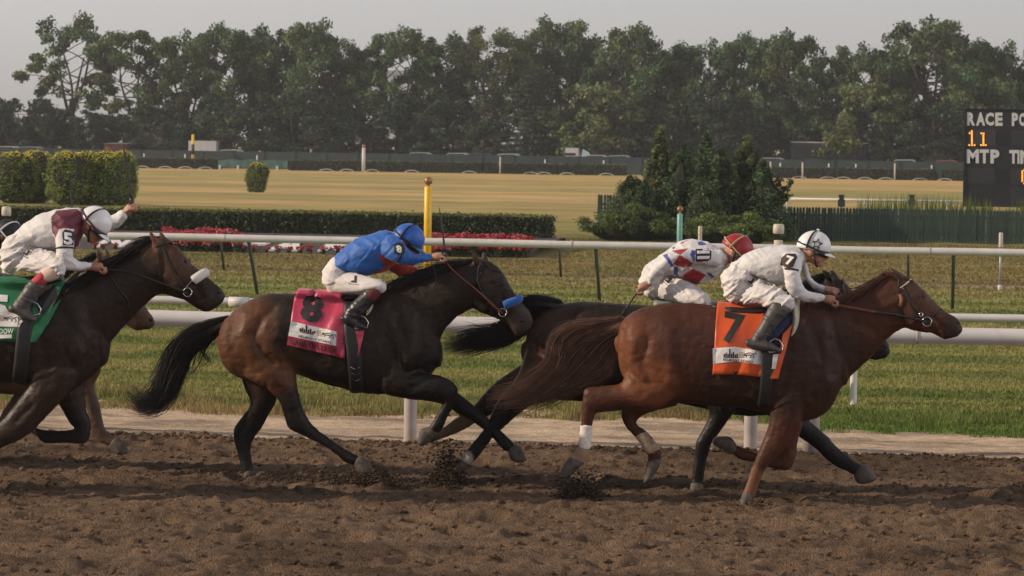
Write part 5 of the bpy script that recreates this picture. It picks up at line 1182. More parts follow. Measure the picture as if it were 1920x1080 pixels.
# ================================================================== planting, scoreboard, far edge of the course
M_leaf = mat('leaves', (.06, .08, .03), rough=.55, noise=.15, nscale=.8, attr='col', trans=.22, spec=.25)
M_bark = mat('bark', (.085, .066, .052), rough=.9, noise=.3, nscale=5, bump=.02, bscale=12)
def cards(C, R, n, size, col, r, shell=.6, droop=0.0, updn=.35, aspect=.6, tip=None):
    """leaf-sized faces through an ellipsoid volume, thicker towards its skin"""
    d = r.normal(0, 1, (n, 3)); d /= np.linalg.norm(d, axis=1)[:, None]
    rad = (shell+(1-shell)*r.random(n))*(1-.25*r.random(n)**3); P = np.asarray(C)+d*rad[:, None]*np.asarray(R)
    nrm = d*.6+r.normal(0, .6, (n, 3))+np.array([0, 0, updn]); nrm /= np.linalg.norm(nrm, axis=1)[:, None]
    a = np.cross(nrm, r.normal(0, 1, (n, 3))); a /= np.linalg.norm(a, axis=1)[:, None]; b = np.cross(nrm, a)
    s = size*(.55+.9*r.random(n))[:, None]
    V = np.stack([P-a*s*.5, P-b*s*aspect*.5+a*s*.08, P+a*s*.5, P+b*s*aspect*.5-a*s*.08], 1)
    c = np.asarray(col)*(.55+.9*r.random((n, 1)))*(1+.15*r.normal(0, 1, (n, 3))*np.array([1, .6, .6]))
    return V.reshape(-1, 3), np.repeat(np.clip(c, .005, .6), 4, axis=0)
def cardmesh(L):
    V = np.concatenate([v for v, c in L]); C = np.concatenate([c for v, c in L])
    me = npmesh(V, np.arange(len(V)).reshape(-1, 4)); setcol(me, C); return me
def limb(mb, a, b, r0_, r1_, r, bend=.12, seg=5):
    a, b = np.array(a, float), np.array(b, float); L = np.linalg.norm(b-a); P = []
    o1 = r.normal(0, bend*L, 3)
    for i in range(seg+1):
        t = i/seg; P.append(a*(1-t)+b*t+o1*math.sin(math.pi*t)*.5)
    mb.tube(P, [r0_+(r1_-r0_)*i/seg for i in range(seg+1)], 6); return P
def tree_proto(seed, H, W, base, clumps, crad, leaves, size, col, fork=3, flat=.7, dome=1.0):
    """tapered trunk, forking limbs, and a crown of leaf clumps hung on the limb ends"""
    r = np.random.default_rng(seed); mb = MB(); L = []
    forks = []
    h0 = H*base
    for k in range(fork):
        a = 6.283*k/fork+r.uniform(-.4, .4); top = np.array([math.cos(a)*W*.22*r.uniform(.5, 1.2), math.sin(a)*W*.22, H*r.uniform(.62, .8)])
        st = np.array([r.normal(0, .12), r.normal(0, .12), h0*r.uniform(.55, 1.0)])
        forks.append((st, limb(mb, st, top, H*.014, H*.006, r, .10, 6)))
    mb.tube([(0, 0, -.3), (0, 0, 0), (.03*H*.1, 0, h0*.5), (0, 0, h0)], [H*.028, H*.023, H*.019, H*.015], 8)
    for k in range(clumps):
        u = (k+.5)/clumps; z = h0*.9+(H-h0*.9)*u**.85; t = (z-h0*.9)/(H-h0*.9)
        prof = math.sqrt(max(.05, 1-((t-.42*dome)/.66)**2))
        a = k*2.399+r.uniform(-.5, .5); rr = W*.5*prof*math.sqrt(r.uniform(.22, 1.0))
        c = np.array([math.cos(a)*rr, math.sin(a)*rr, z-crad*.4])
        f = forks[r.integers(0, len(forks))][1]; j = f[min(len(f)-1, 1+int(t*(len(f)-1)))]
        limb(mb, j, c, H*.005, H*.0018, r, .10, 4)
        cr = crad*r.uniform(.6, 1.25); tint = np.asarray(col)*r.uniform(.7, 1.35)*np.array([r.uniform(.85, 1.25), 1, r.uniform(.8, 1.1)])
        for s in range(3):
            c2 = c+r.normal(0, cr*.45, 3)*np.array([1, 1, .6])
            L.append(cards(c2, (cr*.8, cr*.8, cr*.8*flat), leaves//3, size, tint*r.uniform(.8, 1.2), r, .35))
    return mb.mesh(), cardmesh(L)
def pine_proto(seed, H, W, n, size, col):
    r = np.random.default_rng(seed); mb = MB(); L = []
    mb.tube([(0, 0, -.3), (0, 0, H*.5), (0, 0, H*.97)], [H*.02, H*.013, H*.003], 8)
    z = H*.08
    while z < H*.97:
        t = z/H; w_ = W*.5*(1-t)**.75+.15
        for k in range(7):
            a = r.uniform(0, 6.283); e = np.array([math.cos(a)*w_*r.uniform(.7, 1.05), math.sin(a)*w_*r.uniform(.7, 1.05), z-.12*w_])
            limb(mb, (0, 0, z), e, H*.005, H*.0015, r, .05, 3)
            for q in (.45, .75, 1.0):
                L.append(cards(e*np.array([q, q, 0])+np.array([0, 0, z-.12*w_*q]), (w_*.3, w_*.3, H*.016), n, size, np.asarray(col)*r.uniform(.7, 1.3), r, .2))
        z += H*.052
    return mb.mesh(), cardmesh(L)
def place_tree(name, meshes, x, yb, z0, sx, sz, rot, label, cat='tree', group=None):
    root = empty(name, (x, yb, z0), label, cat, group); root.rotation_euler = (0, 0, rot); root.scale = (sx, sx, sz)
    t = bpy.data.objects.new('trunk', meshes[0]); c = bpy.data.objects.new('crown', meshes[1])
    for o, m in ((t, M_bark), (c, M_leaf)):
        if not o.data.materials: o.data.materials.append(m)
        COL.objects.link(o); o.parent = root
    return root
G1, G2, G3, G4 = (.076, .122, .048), (.056, .098, .046), (.09, .12, .045), (.036, .066, .036)
PT = {'airy': tree_proto(31, 10, 7.5, .46, 24, .9, 360, .27, (.086, .126, .048), 4, .65),
      'airy2': tree_proto(37, 10, 7.0, .44, 28, .9, 360, .27, (.094, .13, .046), 4, .65),
      'broad': tree_proto(32, 10, 8.0, .44, 38, .95, 380, .26, G1, 4, .75),
      'oval': tree_proto(33, 10, 6.2, .42, 36, .92, 380, .26, G2, 3, .8, .95),
      'fine': tree_proto(34, 10, 7.0, .38, 42, .95, 460, .19, (.10, .128, .06), 3, .8),
      'big': tree_proto(35, 10, 8.6, .36, 50, 1.0, 400, .26, G1, 4, .75, .95),
      'under': tree_proto(36, 10, 9.5, .10, 36, 1.3, 360, .40, G4, 3, .7, 1.15),
      'under2': tree_proto(38, 10, 8.5, .08, 36, 1.25, 360, .40, (.048, .08, .040), 3, .7, 1.1),
      'light': tree_proto(39, 10, 8.5, .08, 44, 1.15, 380, .38, (.11, .15, .055), 3, .7, .95),
      'pine': pine_proto(40, 10, 7.5, 26, .30, (.062, .092, .044))}
ORD = ['first', 'second', 'third', 'fourth', 'fifth', 'sixth', 'seventh', 'eighth', 'ninth', 'tenth', 'eleventh', 'twelfth', 'thirteenth', 'fourteenth', 'fifteenth', 'sixteenth', 'seventeenth', 'eighteenth', 'nineteenth', 'twentieth', 'twenty first', 'twenty second', 'twenty third', 'twenty fourth', 'twenty fifth', 'twenty sixth', 'twenty seventh', 'twenty eighth']
DESC = {'airy': 'open crowned tree with bare forked limbs', 'airy2': 'open crowned tree with spreading limbs', 'broad': 'broad dark green tree', 'oval': 'narrow oval dark tree', 'fine': 'grey green fine leaved tree', 'big': 'large full crowned tree', 'light': 'pale green bushy tree', 'pine': 'layered dark pine'}
canopy = [(-88,75,'oval',1.0,305),(135,21,'airy',1.0,308),(262,42,'airy2',1.0,306),(352,52,'broad',.82,309),(424,38,'broad',.9,306),(497,40,'oval',1.0,310),(580,31,'big',.88,306),(664,62,'fine',.85,311),(748,44,'broad',.95,307),(842,56,'oval',1.05,310),(922,38,'fine',1.0,306),(992,42,'fine',.9,309),(1056,25,'big',.82,312),(1128,60,'oval',.95,312),(1186,38,'big',.85,306),(1268,72,'oval',.95,310),(1338,68,'broad',.85,307),(1412,56,'broad',.9,309),(1482,53,'big',.85,306),(1553,92,'airy2',.6,312),(1612,76,'broad',.85,307),(1688,84,'oval',.9,310),(1748,25,'big',1.05,306),(1832,66,'oval',1.0,311),(1905,72,'broad',.9,307),(1985,60,'big',.9,309)]
for i, (px, top, kind, ws, yb) in enumerate(canopy):
    yb += 9
    p = U(px, top, yb); h = (p[2]+.2)*.93
    place_tree('tree', PT[kind], p[0], yb, -.2, h/10*ws*.92, h/10*1.02, i*2.4+.7, f'{DESC[kind]}, {ORD[i]} from the left in the tall tree row', group='tall trees behind the course')
under = [(-30,150,'under',1.0,302),(30,158,'under',1.2,300),(92,188,'under2',1.0,303),(165,178,'under',1.15,301),(228,186,'under2',.9,304),(292,168,'under2',1.1,300),(368,205,'under',.9,304),(430,170,'under2',1.2,301),(505,178,'under',1.2,303),(570,150,'under2',1.2,300),(640,175,'under',1.0,304),(705,215,'under2',.9,301),(770,160,'under',1.2,302),(838,165,'under',1.15,304),(900,200,'under2',1.0,300),(985,128,'pine',.85,301),(1048,190,'under',1.0,304),(1118,158,'light',1.1,299.5),(1190,170,'under2',1.1,303),(1262,150,'under',1.2,304),(1335,165,'under2',1.15,302),(1405,178,'under',1.1,304),(1470,180,'under2',1.0,305),(1535,170,'under',.9,306),(1625,155,'light',1.0,302),(1690,185,'under2',1.1,303),(1760,170,'under',1.2,301),(1838,150,'light',.9,304),(1900,170,'under',1.1,302)]
DU = {'under': 'low dark bushy tree', 'under2': 'low leafy green tree', 'light': 'pale green sunlit bushy tree', 'pine': 'layered dark pine'}
ORD += ['twenty ninth', 'thirtieth']
for i, (px, top, kind, ws, yb) in enumerate(under):
    top += 30 if px < 330 else 24 if kind.startswith('under') else 0; yb += 9
    p = U(px, top, yb); h = p[2]+.2
    place_tree('tree', PT[kind], p[0], yb, -.2, h/10*ws*1.12, h/10*1.0, i*1.7+.3, f'{DU[kind]}, {ORD[i]} from the left in the lower row of trees', group='lower trees behind the far fence')
# a wooded skyline far behind, read as one mass
r = np.random.default_rng(77); L = []
for k in range(150):
    x = -330+k*3.2+r.normal(0, 2); yb = 560+r.uniform(0, 120); hh = r.uniform(6, 11)
    L.append(cards((x, yb, hh*.45), (4.5, 4, hh*.55), 160, 1.5, (.05, .066, .034), r, .5))
tag(link('far_wood', cardmesh(L), M_leaf), 'hazy far woodland seen between the trunks', 'woodland', kind='stuff')

# ------------------------------------------------------------------ clipped shrubs
def shrub_mesh(seed, blobs, n, size, col, lit_topcol=None, updn=.3, streak=0.0):
    r = np.random.default_rng(seed); L = []; core = MB()
    tot = sum(b[3]*b[4]*b[5] for b in blobs)**.66
    for (x, y, z, rx, ry, rz) in blobs:
        core.ball((x, y, z), 1.0, 12, 8, (rx*.86, ry*.86, rz*.88))
        m = int(n*(rx*ry*rz)**.66/sum((b[3]*b[4]*b[5])**.66 for b in blobs))
        V, C = cards((x, y, z), (rx, ry, rz), m, size, col, r, .86, updn=updn)
        if streak:
            k = np.repeat(vnoise(V[::4, 0]*9+V[::4, 1]*7, V[::4, 2]*2.0+r.random()*9), 4); V = V+((V-np.array([x, y, z]))*np.array([1, 1, .3]))*((k-.5)*streak)[:, None]
        if lit_topcol is not None:
            t = (sstep(.30, .85, (V[:, 2]-z)/rz)*(z+rz >= max(q[2]+q[5] for q in blobs)-.05))[:, None]; C = C*(1-t)+np.asarray(lit_topcol)*t*(C/np.asarray(col))  # yellow new growth on top, its sunlit brightness put into the leaf colour
        L.append((V, C))
    return core.mesh(), cardmesh(L)
M_core = mat('shrub_core', (.012, .018, .008), rough=.95, noise=.4, nscale=6)
def place_shrub(name, meshes, loc, rot, sc, label, cat, group=None):
    root = empty(name, loc, label, cat, group); root.rotation_euler = (0, 0, rot); root.scale = sc
    for nm, me, m in (('stems', meshes[0], M_core), ('foliage', meshes[1], M_leaf)):
        if not me.materials: me.materials.append(m)
        o = bpy.data.objects.new(nm, me); COL.objects.link(o); o.parent = root
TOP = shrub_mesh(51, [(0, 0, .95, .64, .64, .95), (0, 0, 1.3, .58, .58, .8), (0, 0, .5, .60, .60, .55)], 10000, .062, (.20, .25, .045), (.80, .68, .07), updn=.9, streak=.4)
tops = [(28,281,1.75,126.2),(68,279,1.5,127.4),(126,280,1.5,124.6),(164,281,1.45,125.3),(200,280,1.4,125.4),(231,279,1.05,126)]
TL = ['round topped clipped evergreen at the left edge', 'clipped evergreen just right of the leftmost one', 'widest clipped evergreen, leaning forward in the middle of the clump', 'narrow clipped evergreen right of the widest one', 'clipped evergreen behind the raised whip', 'rightmost clipped evergreen of the left clump']
for i, (px, top, s, yb) in enumerate(tops):
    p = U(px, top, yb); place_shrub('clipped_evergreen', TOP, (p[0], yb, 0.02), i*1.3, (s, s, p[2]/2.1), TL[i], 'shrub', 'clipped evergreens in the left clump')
p = U(481, 301, 163)
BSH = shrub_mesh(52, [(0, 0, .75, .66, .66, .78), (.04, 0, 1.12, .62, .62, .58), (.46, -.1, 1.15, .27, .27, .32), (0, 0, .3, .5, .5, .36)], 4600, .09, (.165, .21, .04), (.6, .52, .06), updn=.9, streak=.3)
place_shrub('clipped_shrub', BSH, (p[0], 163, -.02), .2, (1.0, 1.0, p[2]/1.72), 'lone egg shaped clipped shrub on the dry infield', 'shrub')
# juniper island: upright junipers and two low spreading ones
def juniper(seed, H, W, n, col, size=.08):
    r = np.random.default_rng(seed); L = []; core = MB(); core.lathe((0, 0, 0), [(W*.22, 0), (W*.26, H*.25), (W*.16, H*.6), (W*.03, H*.85)], 12)
    for k in range(70):
        t = r.random()**.85; a = r.uniform(0, 6.283); w_ = W*.5*(1-t**1.35)*(.6+.6*r.random())+.03
        c = np.array([math.cos(a)*w_*.72, math.sin(a)*w_*.72, t*H*.93]); rr = max(.09, W*.15*(1.2-t))*r.uniform(.7, 1.3)
        L.append(cards(c+np.array([0, 0, rr*.6]), (rr, rr, rr*2.1), n//70, size, np.asarray(col)*r.uniform(.5, 1.7), r, .45, updn=.2, aspect=.42))
    return core.mesh(), cardmesh(L)
JP = [juniper(61, 3.2, 1.6, 14000, (.105, .125, .05)), juniper(62, 3.0, 1.8, 14500, (.072, .115, .054)), juniper(63, 2.6, 2.0, 14000, (.082, .122, .05))]
jl = [(1185,318,2,.85,93.0,'short broad juniper at the left end of the evergreen island'),(1238,220,0,.95,94.0,'tall olive spire juniper left of the island\'s middle'),(1282,258,1,.95,92.6,'full dark juniper above the teal pole'),(1325,234,1,.8,95.0,'slim pointed juniper standing behind the others'),(1352,262,2,.95,92.8,'leafy juniper with yellowish tip in the island\'s middle'),(1398,240,0,1.05,93.4,'tall dark twin tipped juniper right of the middle'),(1432,290,1,.95,92.6,'dark juniper at the right end of the island'),(1210,330,1,.7,92.0,'small dark juniper in front at left'),(1318,320,2,.8,91.8,'small juniper filling the front of the island')]
for i, (px, top, k, ws, yb, lab) in enumerate(jl):
    p = U(px, top, yb); h = p[2]; place_shrub('juniper', JP[k], (p[0], yb, 0), i*1.9, (ws*1.42, ws*1.3, h/(3.2, 3.0, 2.6)[k]*.96), lab, 'juniper', 'upright junipers of the island')
r = np.random.default_rng(64)
def spread(seed, W, Dp, H, n, col):
    r = np.random.default_rng(seed); L = []; core = MB(); core.ball((0, 0, H*.28), 1, 16, 8, (W*.36, Dp*.34, H*.30))
    for k in range(60):
        a = r.uniform(0, 6.283); q = math.sqrt(r.random()); c = np.array([math.cos(a)*q*W*.46, math.sin(a)*q*Dp*.46, H*(.25+.55*r.random()*(1.05-q*q*.6))])
        L.append(cards(c, (W*.10, Dp*.12, H*.12), n//60, .075, np.asarray(col)*r.uniform(.6, 1.45), r, .3, updn=.9, aspect=.4))
    return core.mesh(), cardmesh(L)
p = U(1176, 384, 90); place_shrub('spreading_juniper', spread(65, 3.1, 2.2, 1.0, 17000, (.10, .14, .038)), (p[0], 90.5, 0), 0, (1, 1, p[2]/.85), 'low spreading juniper on the left front of the evergreen island', 'juniper')
p = U(1372, 398, 88); place_shrub('spreading_juniper', spread(66, 2.95, 2.0, .95, 17000, (.11, .15, .04)), (p[0], 88.6, 0), 0, (1, 1, p[2]/.80), 'low spreading juniper right of the teal pole', 'juniper')
# leafy twigs sticking out on the right of the island
mb = MB(); L = []; c0 = U(1440, 400, 92.8)
for (px, py) in ((1468,352),(1482,342),(1476,368),(1462,338)):
    e = U(px, py, 92.6); P = limb(mb, c0, e, .02, .006, r, .08, 5)
    for q in P[2:]: L.append(cards(q, (.16, .16, .12), 34, .12, (.075, .095, .03), r, .2))
o = empty('sapling', tuple(c0-np.array([0, 0, c0[2]])), 'thin leafy sapling poking out on the right of the junipers', 'shrub')
limb(mb, (c0[0], 92.8, -.05), c0, .03, .02, r, .02, 3)
mb.build('stem', M_bark, o); link('foliage', cardmesh(L), M_leaf, o)

# ------------------------------------------------------------------ clipped hedges
def hedge(px0, px1, pytop_l, Yh, depth, size, dens, col, label, disp=.04, zb=0.0, trim=None):
    a, b = U(px0, pytop_l[0], Yh), U(px1, pytop_l[1], Yh); x0, x1 = a[0], b[0]; h0, h1 = a[2], b[2]
    r = np.random.default_rng(int(abs(px0)+px1)); A = []; H = max(h0, h1)
    nf = int((x1-x0)*(H-zb)*dens); nt = int((x1-x0)*depth*dens*.8); ne = int(depth*H*dens)
    u = r.random(nf); P1 = np.stack([x0+(x1-x0)*u, Yh+r.normal(0, disp, nf)-.0, zb+(h0+(h1-h0)*u-zb)*r.random(nf)], 1)
    u = r.random(nt); P2 = np.stack([x0+(x1-x0)*u, Yh+depth*r.random(nt), h0+(h1-h0)*u+r.normal(0, disp*.45, nt)], 1)
    P3 = np.stack([x1+r.normal(0, disp, ne), Yh+depth*r.random(ne), zb+(h1-zb)*r.random(ne)], 1); P4 = P3*np.array([1, 1, 1]); P4[:, 0] = x0+r.normal(0, disp, ne)
    P = np.concatenate([P1, P2, P3, P4]); n = len(P)
    nr = r.normal(0, 1, (n, 3)); nr[:nf, 1] -= 1.0; nr[nf:nf+nt, 2] += 1.6; nr /= np.linalg.norm(nr, axis=1)[:, None]
    q = np.cross(nr, r.normal(0, 1, (n, 3))); q /= np.linalg.norm(q, axis=1)[:, None]; w_ = np.cross(nr, q); s = size*(.6+.8*r.random(n))[:, None]
    V = np.stack([P-q*s*.5, P-w_*s*.32, P+q*s*.5, P+w_*s*.32], 1).reshape(-1, 3)
    pt = fbm(P[:, 0]*1.1, P[:, 2]*2.2, 3)[:, None]
    c = np.asarray(col)*(.5+.9*r.random((n, 1)))*(.55+.9*pt)
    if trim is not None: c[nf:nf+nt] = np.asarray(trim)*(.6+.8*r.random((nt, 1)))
    me = npmesh(V, np.arange(len(V)).reshape(-1, 4)); setcol(me, np.repeat(c, 4, axis=0))
    root = empty('hedge', ((x0+x1)/2, Yh+depth/2, zb), label, 'hedge')
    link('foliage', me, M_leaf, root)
    c_ = MB().add([(x0+.03, Yh+.04, zb-.1), (x1-.03, Yh+.04, zb-.1), (x1-.03, Yh+depth-.04, zb-.1), (x0+.03, Yh+depth-.04, zb-.1), (x0+.03, Yh+.04, h0-.03), (x1-.03, Yh+.04, h1-.03), (x1-.03, Yh+depth-.04, h1-.03), (x0+.03, Yh+depth-.04, h0-.03)], [(0,3,2,1),(4,5,6,7),(0,1,5,4),(1,2,6,5),(2,3,7,6),(3,0,4,7)])
    c_.build('stems', M_core, root)
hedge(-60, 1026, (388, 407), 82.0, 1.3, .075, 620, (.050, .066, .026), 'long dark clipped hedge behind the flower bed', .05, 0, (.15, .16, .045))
FHD = (.050, .058, .034)
for px0, px1, lab in ((248, 410, 'far clipped hedge left of the green tarp'), (543, 902, 'longest far clipped hedge left of the thin white post'), (908, 1172, 'far clipped hedge ending behind the juniper island'), (1440, 1756, 'far clipped hedge right of the juniper island'), (1768, 2010, 'far clipped hedge behind the scoreboard')):
    y_ = lambda x: 294.3+(x-250)*.0147+1.6
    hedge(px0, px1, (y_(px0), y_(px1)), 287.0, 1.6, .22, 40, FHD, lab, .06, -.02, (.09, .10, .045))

# ------------------------------------------------------------------ flower bed with the white letters
BED0, BED1 = 75.2, 81.4
M_mulch = mat('dark_mulch', (.055, .045, .045), rough=.95, noise=.35, nscale=9, bump=.02, bscale=20)
xl, xr = U(-40, 470, BED0)[0], U(992, 480, BED0)[0]
def bed_z(y): return float(np.interp(y, [75.2, 76.1, 77.7, 81.4], [.02, .10, .30, .33]))
b = MB(); n = 60
Vb = [(xl+(xr-xl)*i/n, y, z) for y, z in ((BED0, -.08), (BED0, .02), (76.1, .10), (77.7, .30), (BED1, .33), (BED1+1.2, .33), (BED1+1.2, -.08)) for i in range(n+1)]
Fb = [(j*(n+1)+i, j*(n+1)+i+1, (j+1)*(n+1)+i+1, (j+1)*(n+1)+i) for j in range(6) for i in range(n)]
tag(link('flower_bed', pyd(Vb, Fb), M_mulch), kind='structure')
M_let = mat('white_letter_board', (.74, .72, .70), rough=.5, noise=.06)
lets = [('B',-255),('E',-175),('L',-98),('M',-20),('O',62),('N',218),('T',300),('P',476),('A',544),('R',635),('K',722)]
for ch, px in lets:
    if px < -60: continue
    V2, F2 = text_mesh(ch, .035); wpx = {'M': 66, 'N': 56, 'A': 64}.get(ch, 54)
    yc = 76.7; x = U(px, 458, yc)[0]; wm = wpx/75.5; hm = 1.75; top = []; bot = []
    for v in V2:
        yy = yc+v[1]*hm; zz = bed_z(yy)+.045
        top.append((x+v[0]*wm, yy, zz)); bot.append((x+v[0]*wm, yy, zz-.05))
    bm = bmesh.new(); vs = [bm.verts.new(p) for p in top]; [bm.faces.new([vs[i] for i in f]) for f in F2]
    ret = bmesh.ops.extrude_face_region(bm, geom=bm.faces[:]); [setattr(v, 'co', v.co-Vector((0, 0, .05))) for v in ret['geom'] if isinstance(v, bmesh.types.BMVert)]
    me = bpy.data.meshes.new('m'); bm.to_mesh(me); bm.free()
    tag(link('letter', me, M_let), f'white board letter {ch} lying in the flower bed', 'letter', 'white letters in the flower bed')
M_flower = mat('red_petals', (.42, .035, .045), rough=.6, noise=.2, attr='col', trans=.2)
FP = []
for s in range(4):
    r = np.random.default_rng(90+s); lv = cardmesh([cards((0, 0, .13), (.13, .13, .12), 90, .075, (.045, .075, .022), r, .3, updn=.6)])
    V = []; C = []
    for k in range(32):
        a = r.uniform(0, 6.283); q = math.sqrt(r.random())*.16; c = np.array([math.cos(a)*q, math.sin(a)*q, .2+.12*r.random()])
        v, cc = cards(c, (.03, .03, .025), 7, .072, ((.60, .06, .07), (.55, .045, .07), (.62, .14, .15), (.56, .055, .06))[s], r, .3); V.append((v, cc))
    FP.append((lv, cardmesh(V)))
def flower(px, py, yb, sc, k, label):
    p = U(px, py, yb); root = empty('flower_plant', (p[0], yb, bed_z(yb)-.01), label, 'flowers', 'red flowering plants in the bed'); root.scale = (sc, sc, sc); root.rotation_euler = (0, 0, k*1.1)
    for nm, me, m in (('foliage', FP[k % 4][0], M_leaf), ('blossom', FP[k % 4][1], M_flower)):
        if not me.materials: me.materials.append(m)
        o = bpy.data.objects.new(nm, me); COL.objects.link(o); o.parent = root
ORD += ['thirty first', 'thirty second', 'thirty third', 'thirty fourth']
r = np.random.default_rng(5); k = 0
for (a, b_, rows, lab) in ((318, 446, 4, "dense patch behind the brown horse's ears"), (822, 988, 4, 'dense patch at the right end of the bed')):
    for row in range(rows):
        for j, px in enumerate(np.arange(a, b_, 12.5)):
            flower(px+r.uniform(-4, 4), 455, BED0+.25+row*.5+r.uniform(-.12, .12), r.uniform(.9, 1.2), k, f'red plant {ORD[j]} from left, {ORD[row]} row, {lab}'); k += 1
for j, px in enumerate(list(range(176, 320, 22))+list(range(452, 822, 22))):
    flower(px+r.uniform(-5, 5), 462, BED0+.1+r.uniform(0, .2), r.uniform(.5, .72), k, f'small red plant in front of the white letters, {ORD[j]} from the left'); k += 1

# ------------------------------------------------------------------ green picket fences
M_pick = mat('dark_green_paint', (.024, .048, .040), rough=.6, noise=.25, nscale=4, dirt=(.045, .06, .05, .6), dscale=3)
def picket_fence(x0, x1, Yf, h, pitch, wid, label):
    root = empty('picket_fence', ((x0+x1)/2, Yf, 0), label, 'fence')
    pm = MB().add([(-wid/2, 0, 0), (wid/2, 0, 0), (wid/2, 0, h-.05), (0, 0, h), (-wid/2, 0, h-.05), (-wid/2, .02, 0), (wid/2, .02, 0), (wid/2, .02, h-.05), (0, .02, h), (-wid/2, .02, h-.05)],
                  [(0,1,2,3,4), (9,8,7,6,5), (0,5,6,1), (1,6,7,2), (2,7,8,3), (3,8,9,4), (4,9,5,0)]).mesh(); pm.materials.append(M_pick)
    r = np.random.default_rng(4); x = x0; k = 0
    while x < x1:
        o = bpy.data.objects.new('picket', pm); COL.objects.link(o); o.parent = root; o.location = (x-(x0+x1)/2+r.normal(0, .003), r.normal(0, .004), r.normal(0, .006)+.03); o.rotation_euler = (0, r.normal(0, .006), r.normal(0, .05))
        x += pitch; k += 1
    for z in (.25, .75):
        MB().box(x0, x1, Yf+.024, Yf+.06, z*h, z*h+.07).build('fence_rail', M_pick, root)
fx0, fx1 = U(1460, 420, 94.2)[0], U(2040, 420, 94.2)[0]; fh = U(1600, 391, 94.2)[2]
picket_fence(fx0, fx1, 94.2, fh, .0925, .078, 'dark green picket fence below the scoreboard')
picket_fence(U(1123, 370, 97)[0], U(1158, 370, 97)[0], 97.0, U(1135, 366, 97)[2], .0925, .078, 'short piece of green picket fence left of the junipers')
r = np.random.default_rng(8); n = 2600; u = r.random(n); X = fx0+(fx1-fx0)*u; Yw = 96+3.5*r.random(n)
dn = fbm(X*1.1, X*0+5, 3); hh = (.75+.62*sstep(.35, .62, dn)*r.random(n))*(1-.35*sstep(2.2, 3.2, X))
blades('tall_weeds', X, Yw, X*0, hh*1.12, .035+.02*r.random(n), np.array([.10, .14, .035])*(.6+.8*r.random((n, 1))), 'tall green weeds behind the picket fence', .12, 9)

# ------------------------------------------------------------------ scoreboard
YB = 99.0
bl = lambda px, py, d=0.0: U(px, py, YB-d)
M_board = mat('board_black', (.022, .023, .026), rough=.55, noise=.2, nscale=4)
M_cell = mat('board_panel', (.040, .041, .044), rough=.6, noise=.2, nscale=8)
M_cell2 = mat('board_dark_panel', (.016, .017, .02), rough=.5, noise=.2)
M_bl = mat('board_lettering', (.62, .62, .60), rough=.6, noise=.06)
M_amber = mat('amber_lamp', (.8, .3, .05), rough=.4, noise=.05, emit=(1.0, .36, .04), emit_s=1.5)
TLb, BRb = bl(1810, 205), bl(1806, 387); bx0 = TLb[0]; bz1, bz0 = TLb[2], BRb[2]; bx1 = bx0+4.6
SB = empty('scoreboard', (bx0+2, YB+.2, 0), 'black race information board with white lettering and amber digits', 'scoreboard')
MB().box(bx0, bx1, YB, YB+.35, bz0, bz1).build('cabinet', M_board, SB)
MB().box(bx0-.02, bx0+.035, YB-.03, YB+.36, bz0-.02, bz1+.02).build('frame', M_cell2, SB)
MB().box(bx0+.037, bx1, YB-.03, YB+.36, bz1-.01, bz1+.03).build('frame', M_cell2, SB)
for q in (.1, 2.2, 4.3): MB().box(bx0+q, bx0+q+.16, YB+.08, YB+.24, -.1, bz0+.02).build('post', M_board, SB)
sp = lambda x, y: (1780+x/4.909, 180+y/4.909)             # measured in an enlarged view
def bpanel(x0, y0, x1, y1, m, name='panel', d=.006):
    a, b_ = U(*sp(x0, y0), YB), U(*sp(x1, y1), YB); MB().box(a[0], b_[0], YB-d, YB-.001, b_[2], a[2]).build(name, m, SB)
for q in ((165,312,425,460,M_cell),(432,322,565,460,M_cell2),(572,318,900,462,M_cell),(150,660,418,808,M_cell),(424,672,560,812,M_cell2),(566,664,900,815,M_cell),(562,840,900,985,M_cell)): bpanel(*q)
for yy in list(range(326, 460, 16)): bpanel(572, yy, 900, yy+2, M_cell2, 'louvre', .009)
for yy in list(range(676, 806, 16))+list(range(852, 980, 16)): bpanel(566, yy, 900, yy+2, M_cell2, 'louvre', .009)
for yy in list(range(676, 806, 16)): bpanel(150, yy, 418, yy+2, M_cell2, 'louvre', .009)
def btext(s, cx, cy, w_, h_):
    V2, F2 = text_mesh(s, .05); V = []
    for v in V2:
        p = U(*sp(cx+v[0]*w_, cy-v[1]*h_), YB); V.append((p[0], YB-.012, p[2]))
    link('lettering', pyd(V, F2), M_bl, SB)
for i, ch in enumerate('RACE'): btext(ch, (200, 288, 370, 456)[i], 211+i*1, (74, 84, 80, 68)[i], 122)
btext('P', 604, 216, 58, 122); btext('O', 676, 217, 70, 124); btext('S', 752, 217, 62, 124); btext('T', 822, 217, 64, 122)
btext('M', 216, 555, 112, 128); btext('T', 322, 556, 86, 128); btext('P', 420, 557, 84, 128)
btext('T', 590, 560, 76, 126); btext('I', 636, 561, 18, 126); btext('M', 702, 562, 100, 126); btext('E', 790, 563, 66, 126)
def dots(pts, rad=8.5):
    for (x, y) in pts:
        p = U(*sp(x, y), YB); MB().lathe((0, 0, 0), [(rad/4.909/59, 0), (rad/4.909/59*.7, .012)], 8)
        m = MB(); n = 8; rr = rad/4.909/59.5
        m.add([(p[0]+rr*math.cos(6.283*k/n), YB-.008, p[2]+rr*math.sin(6.283*k/n)) for k in range(n)]+[(p[0]+rr*.6*math.cos(6.283*k/n), YB-.02, p[2]+rr*.6*math.sin(6.283*k/n)) for k in range(n)], [(k, (k+1) % n, n+(k+1) % n, n+k) for k in range(n)]+[tuple(range(2*n-1, n-1, -1))])
        m.build('lamp', M_amber, SB)
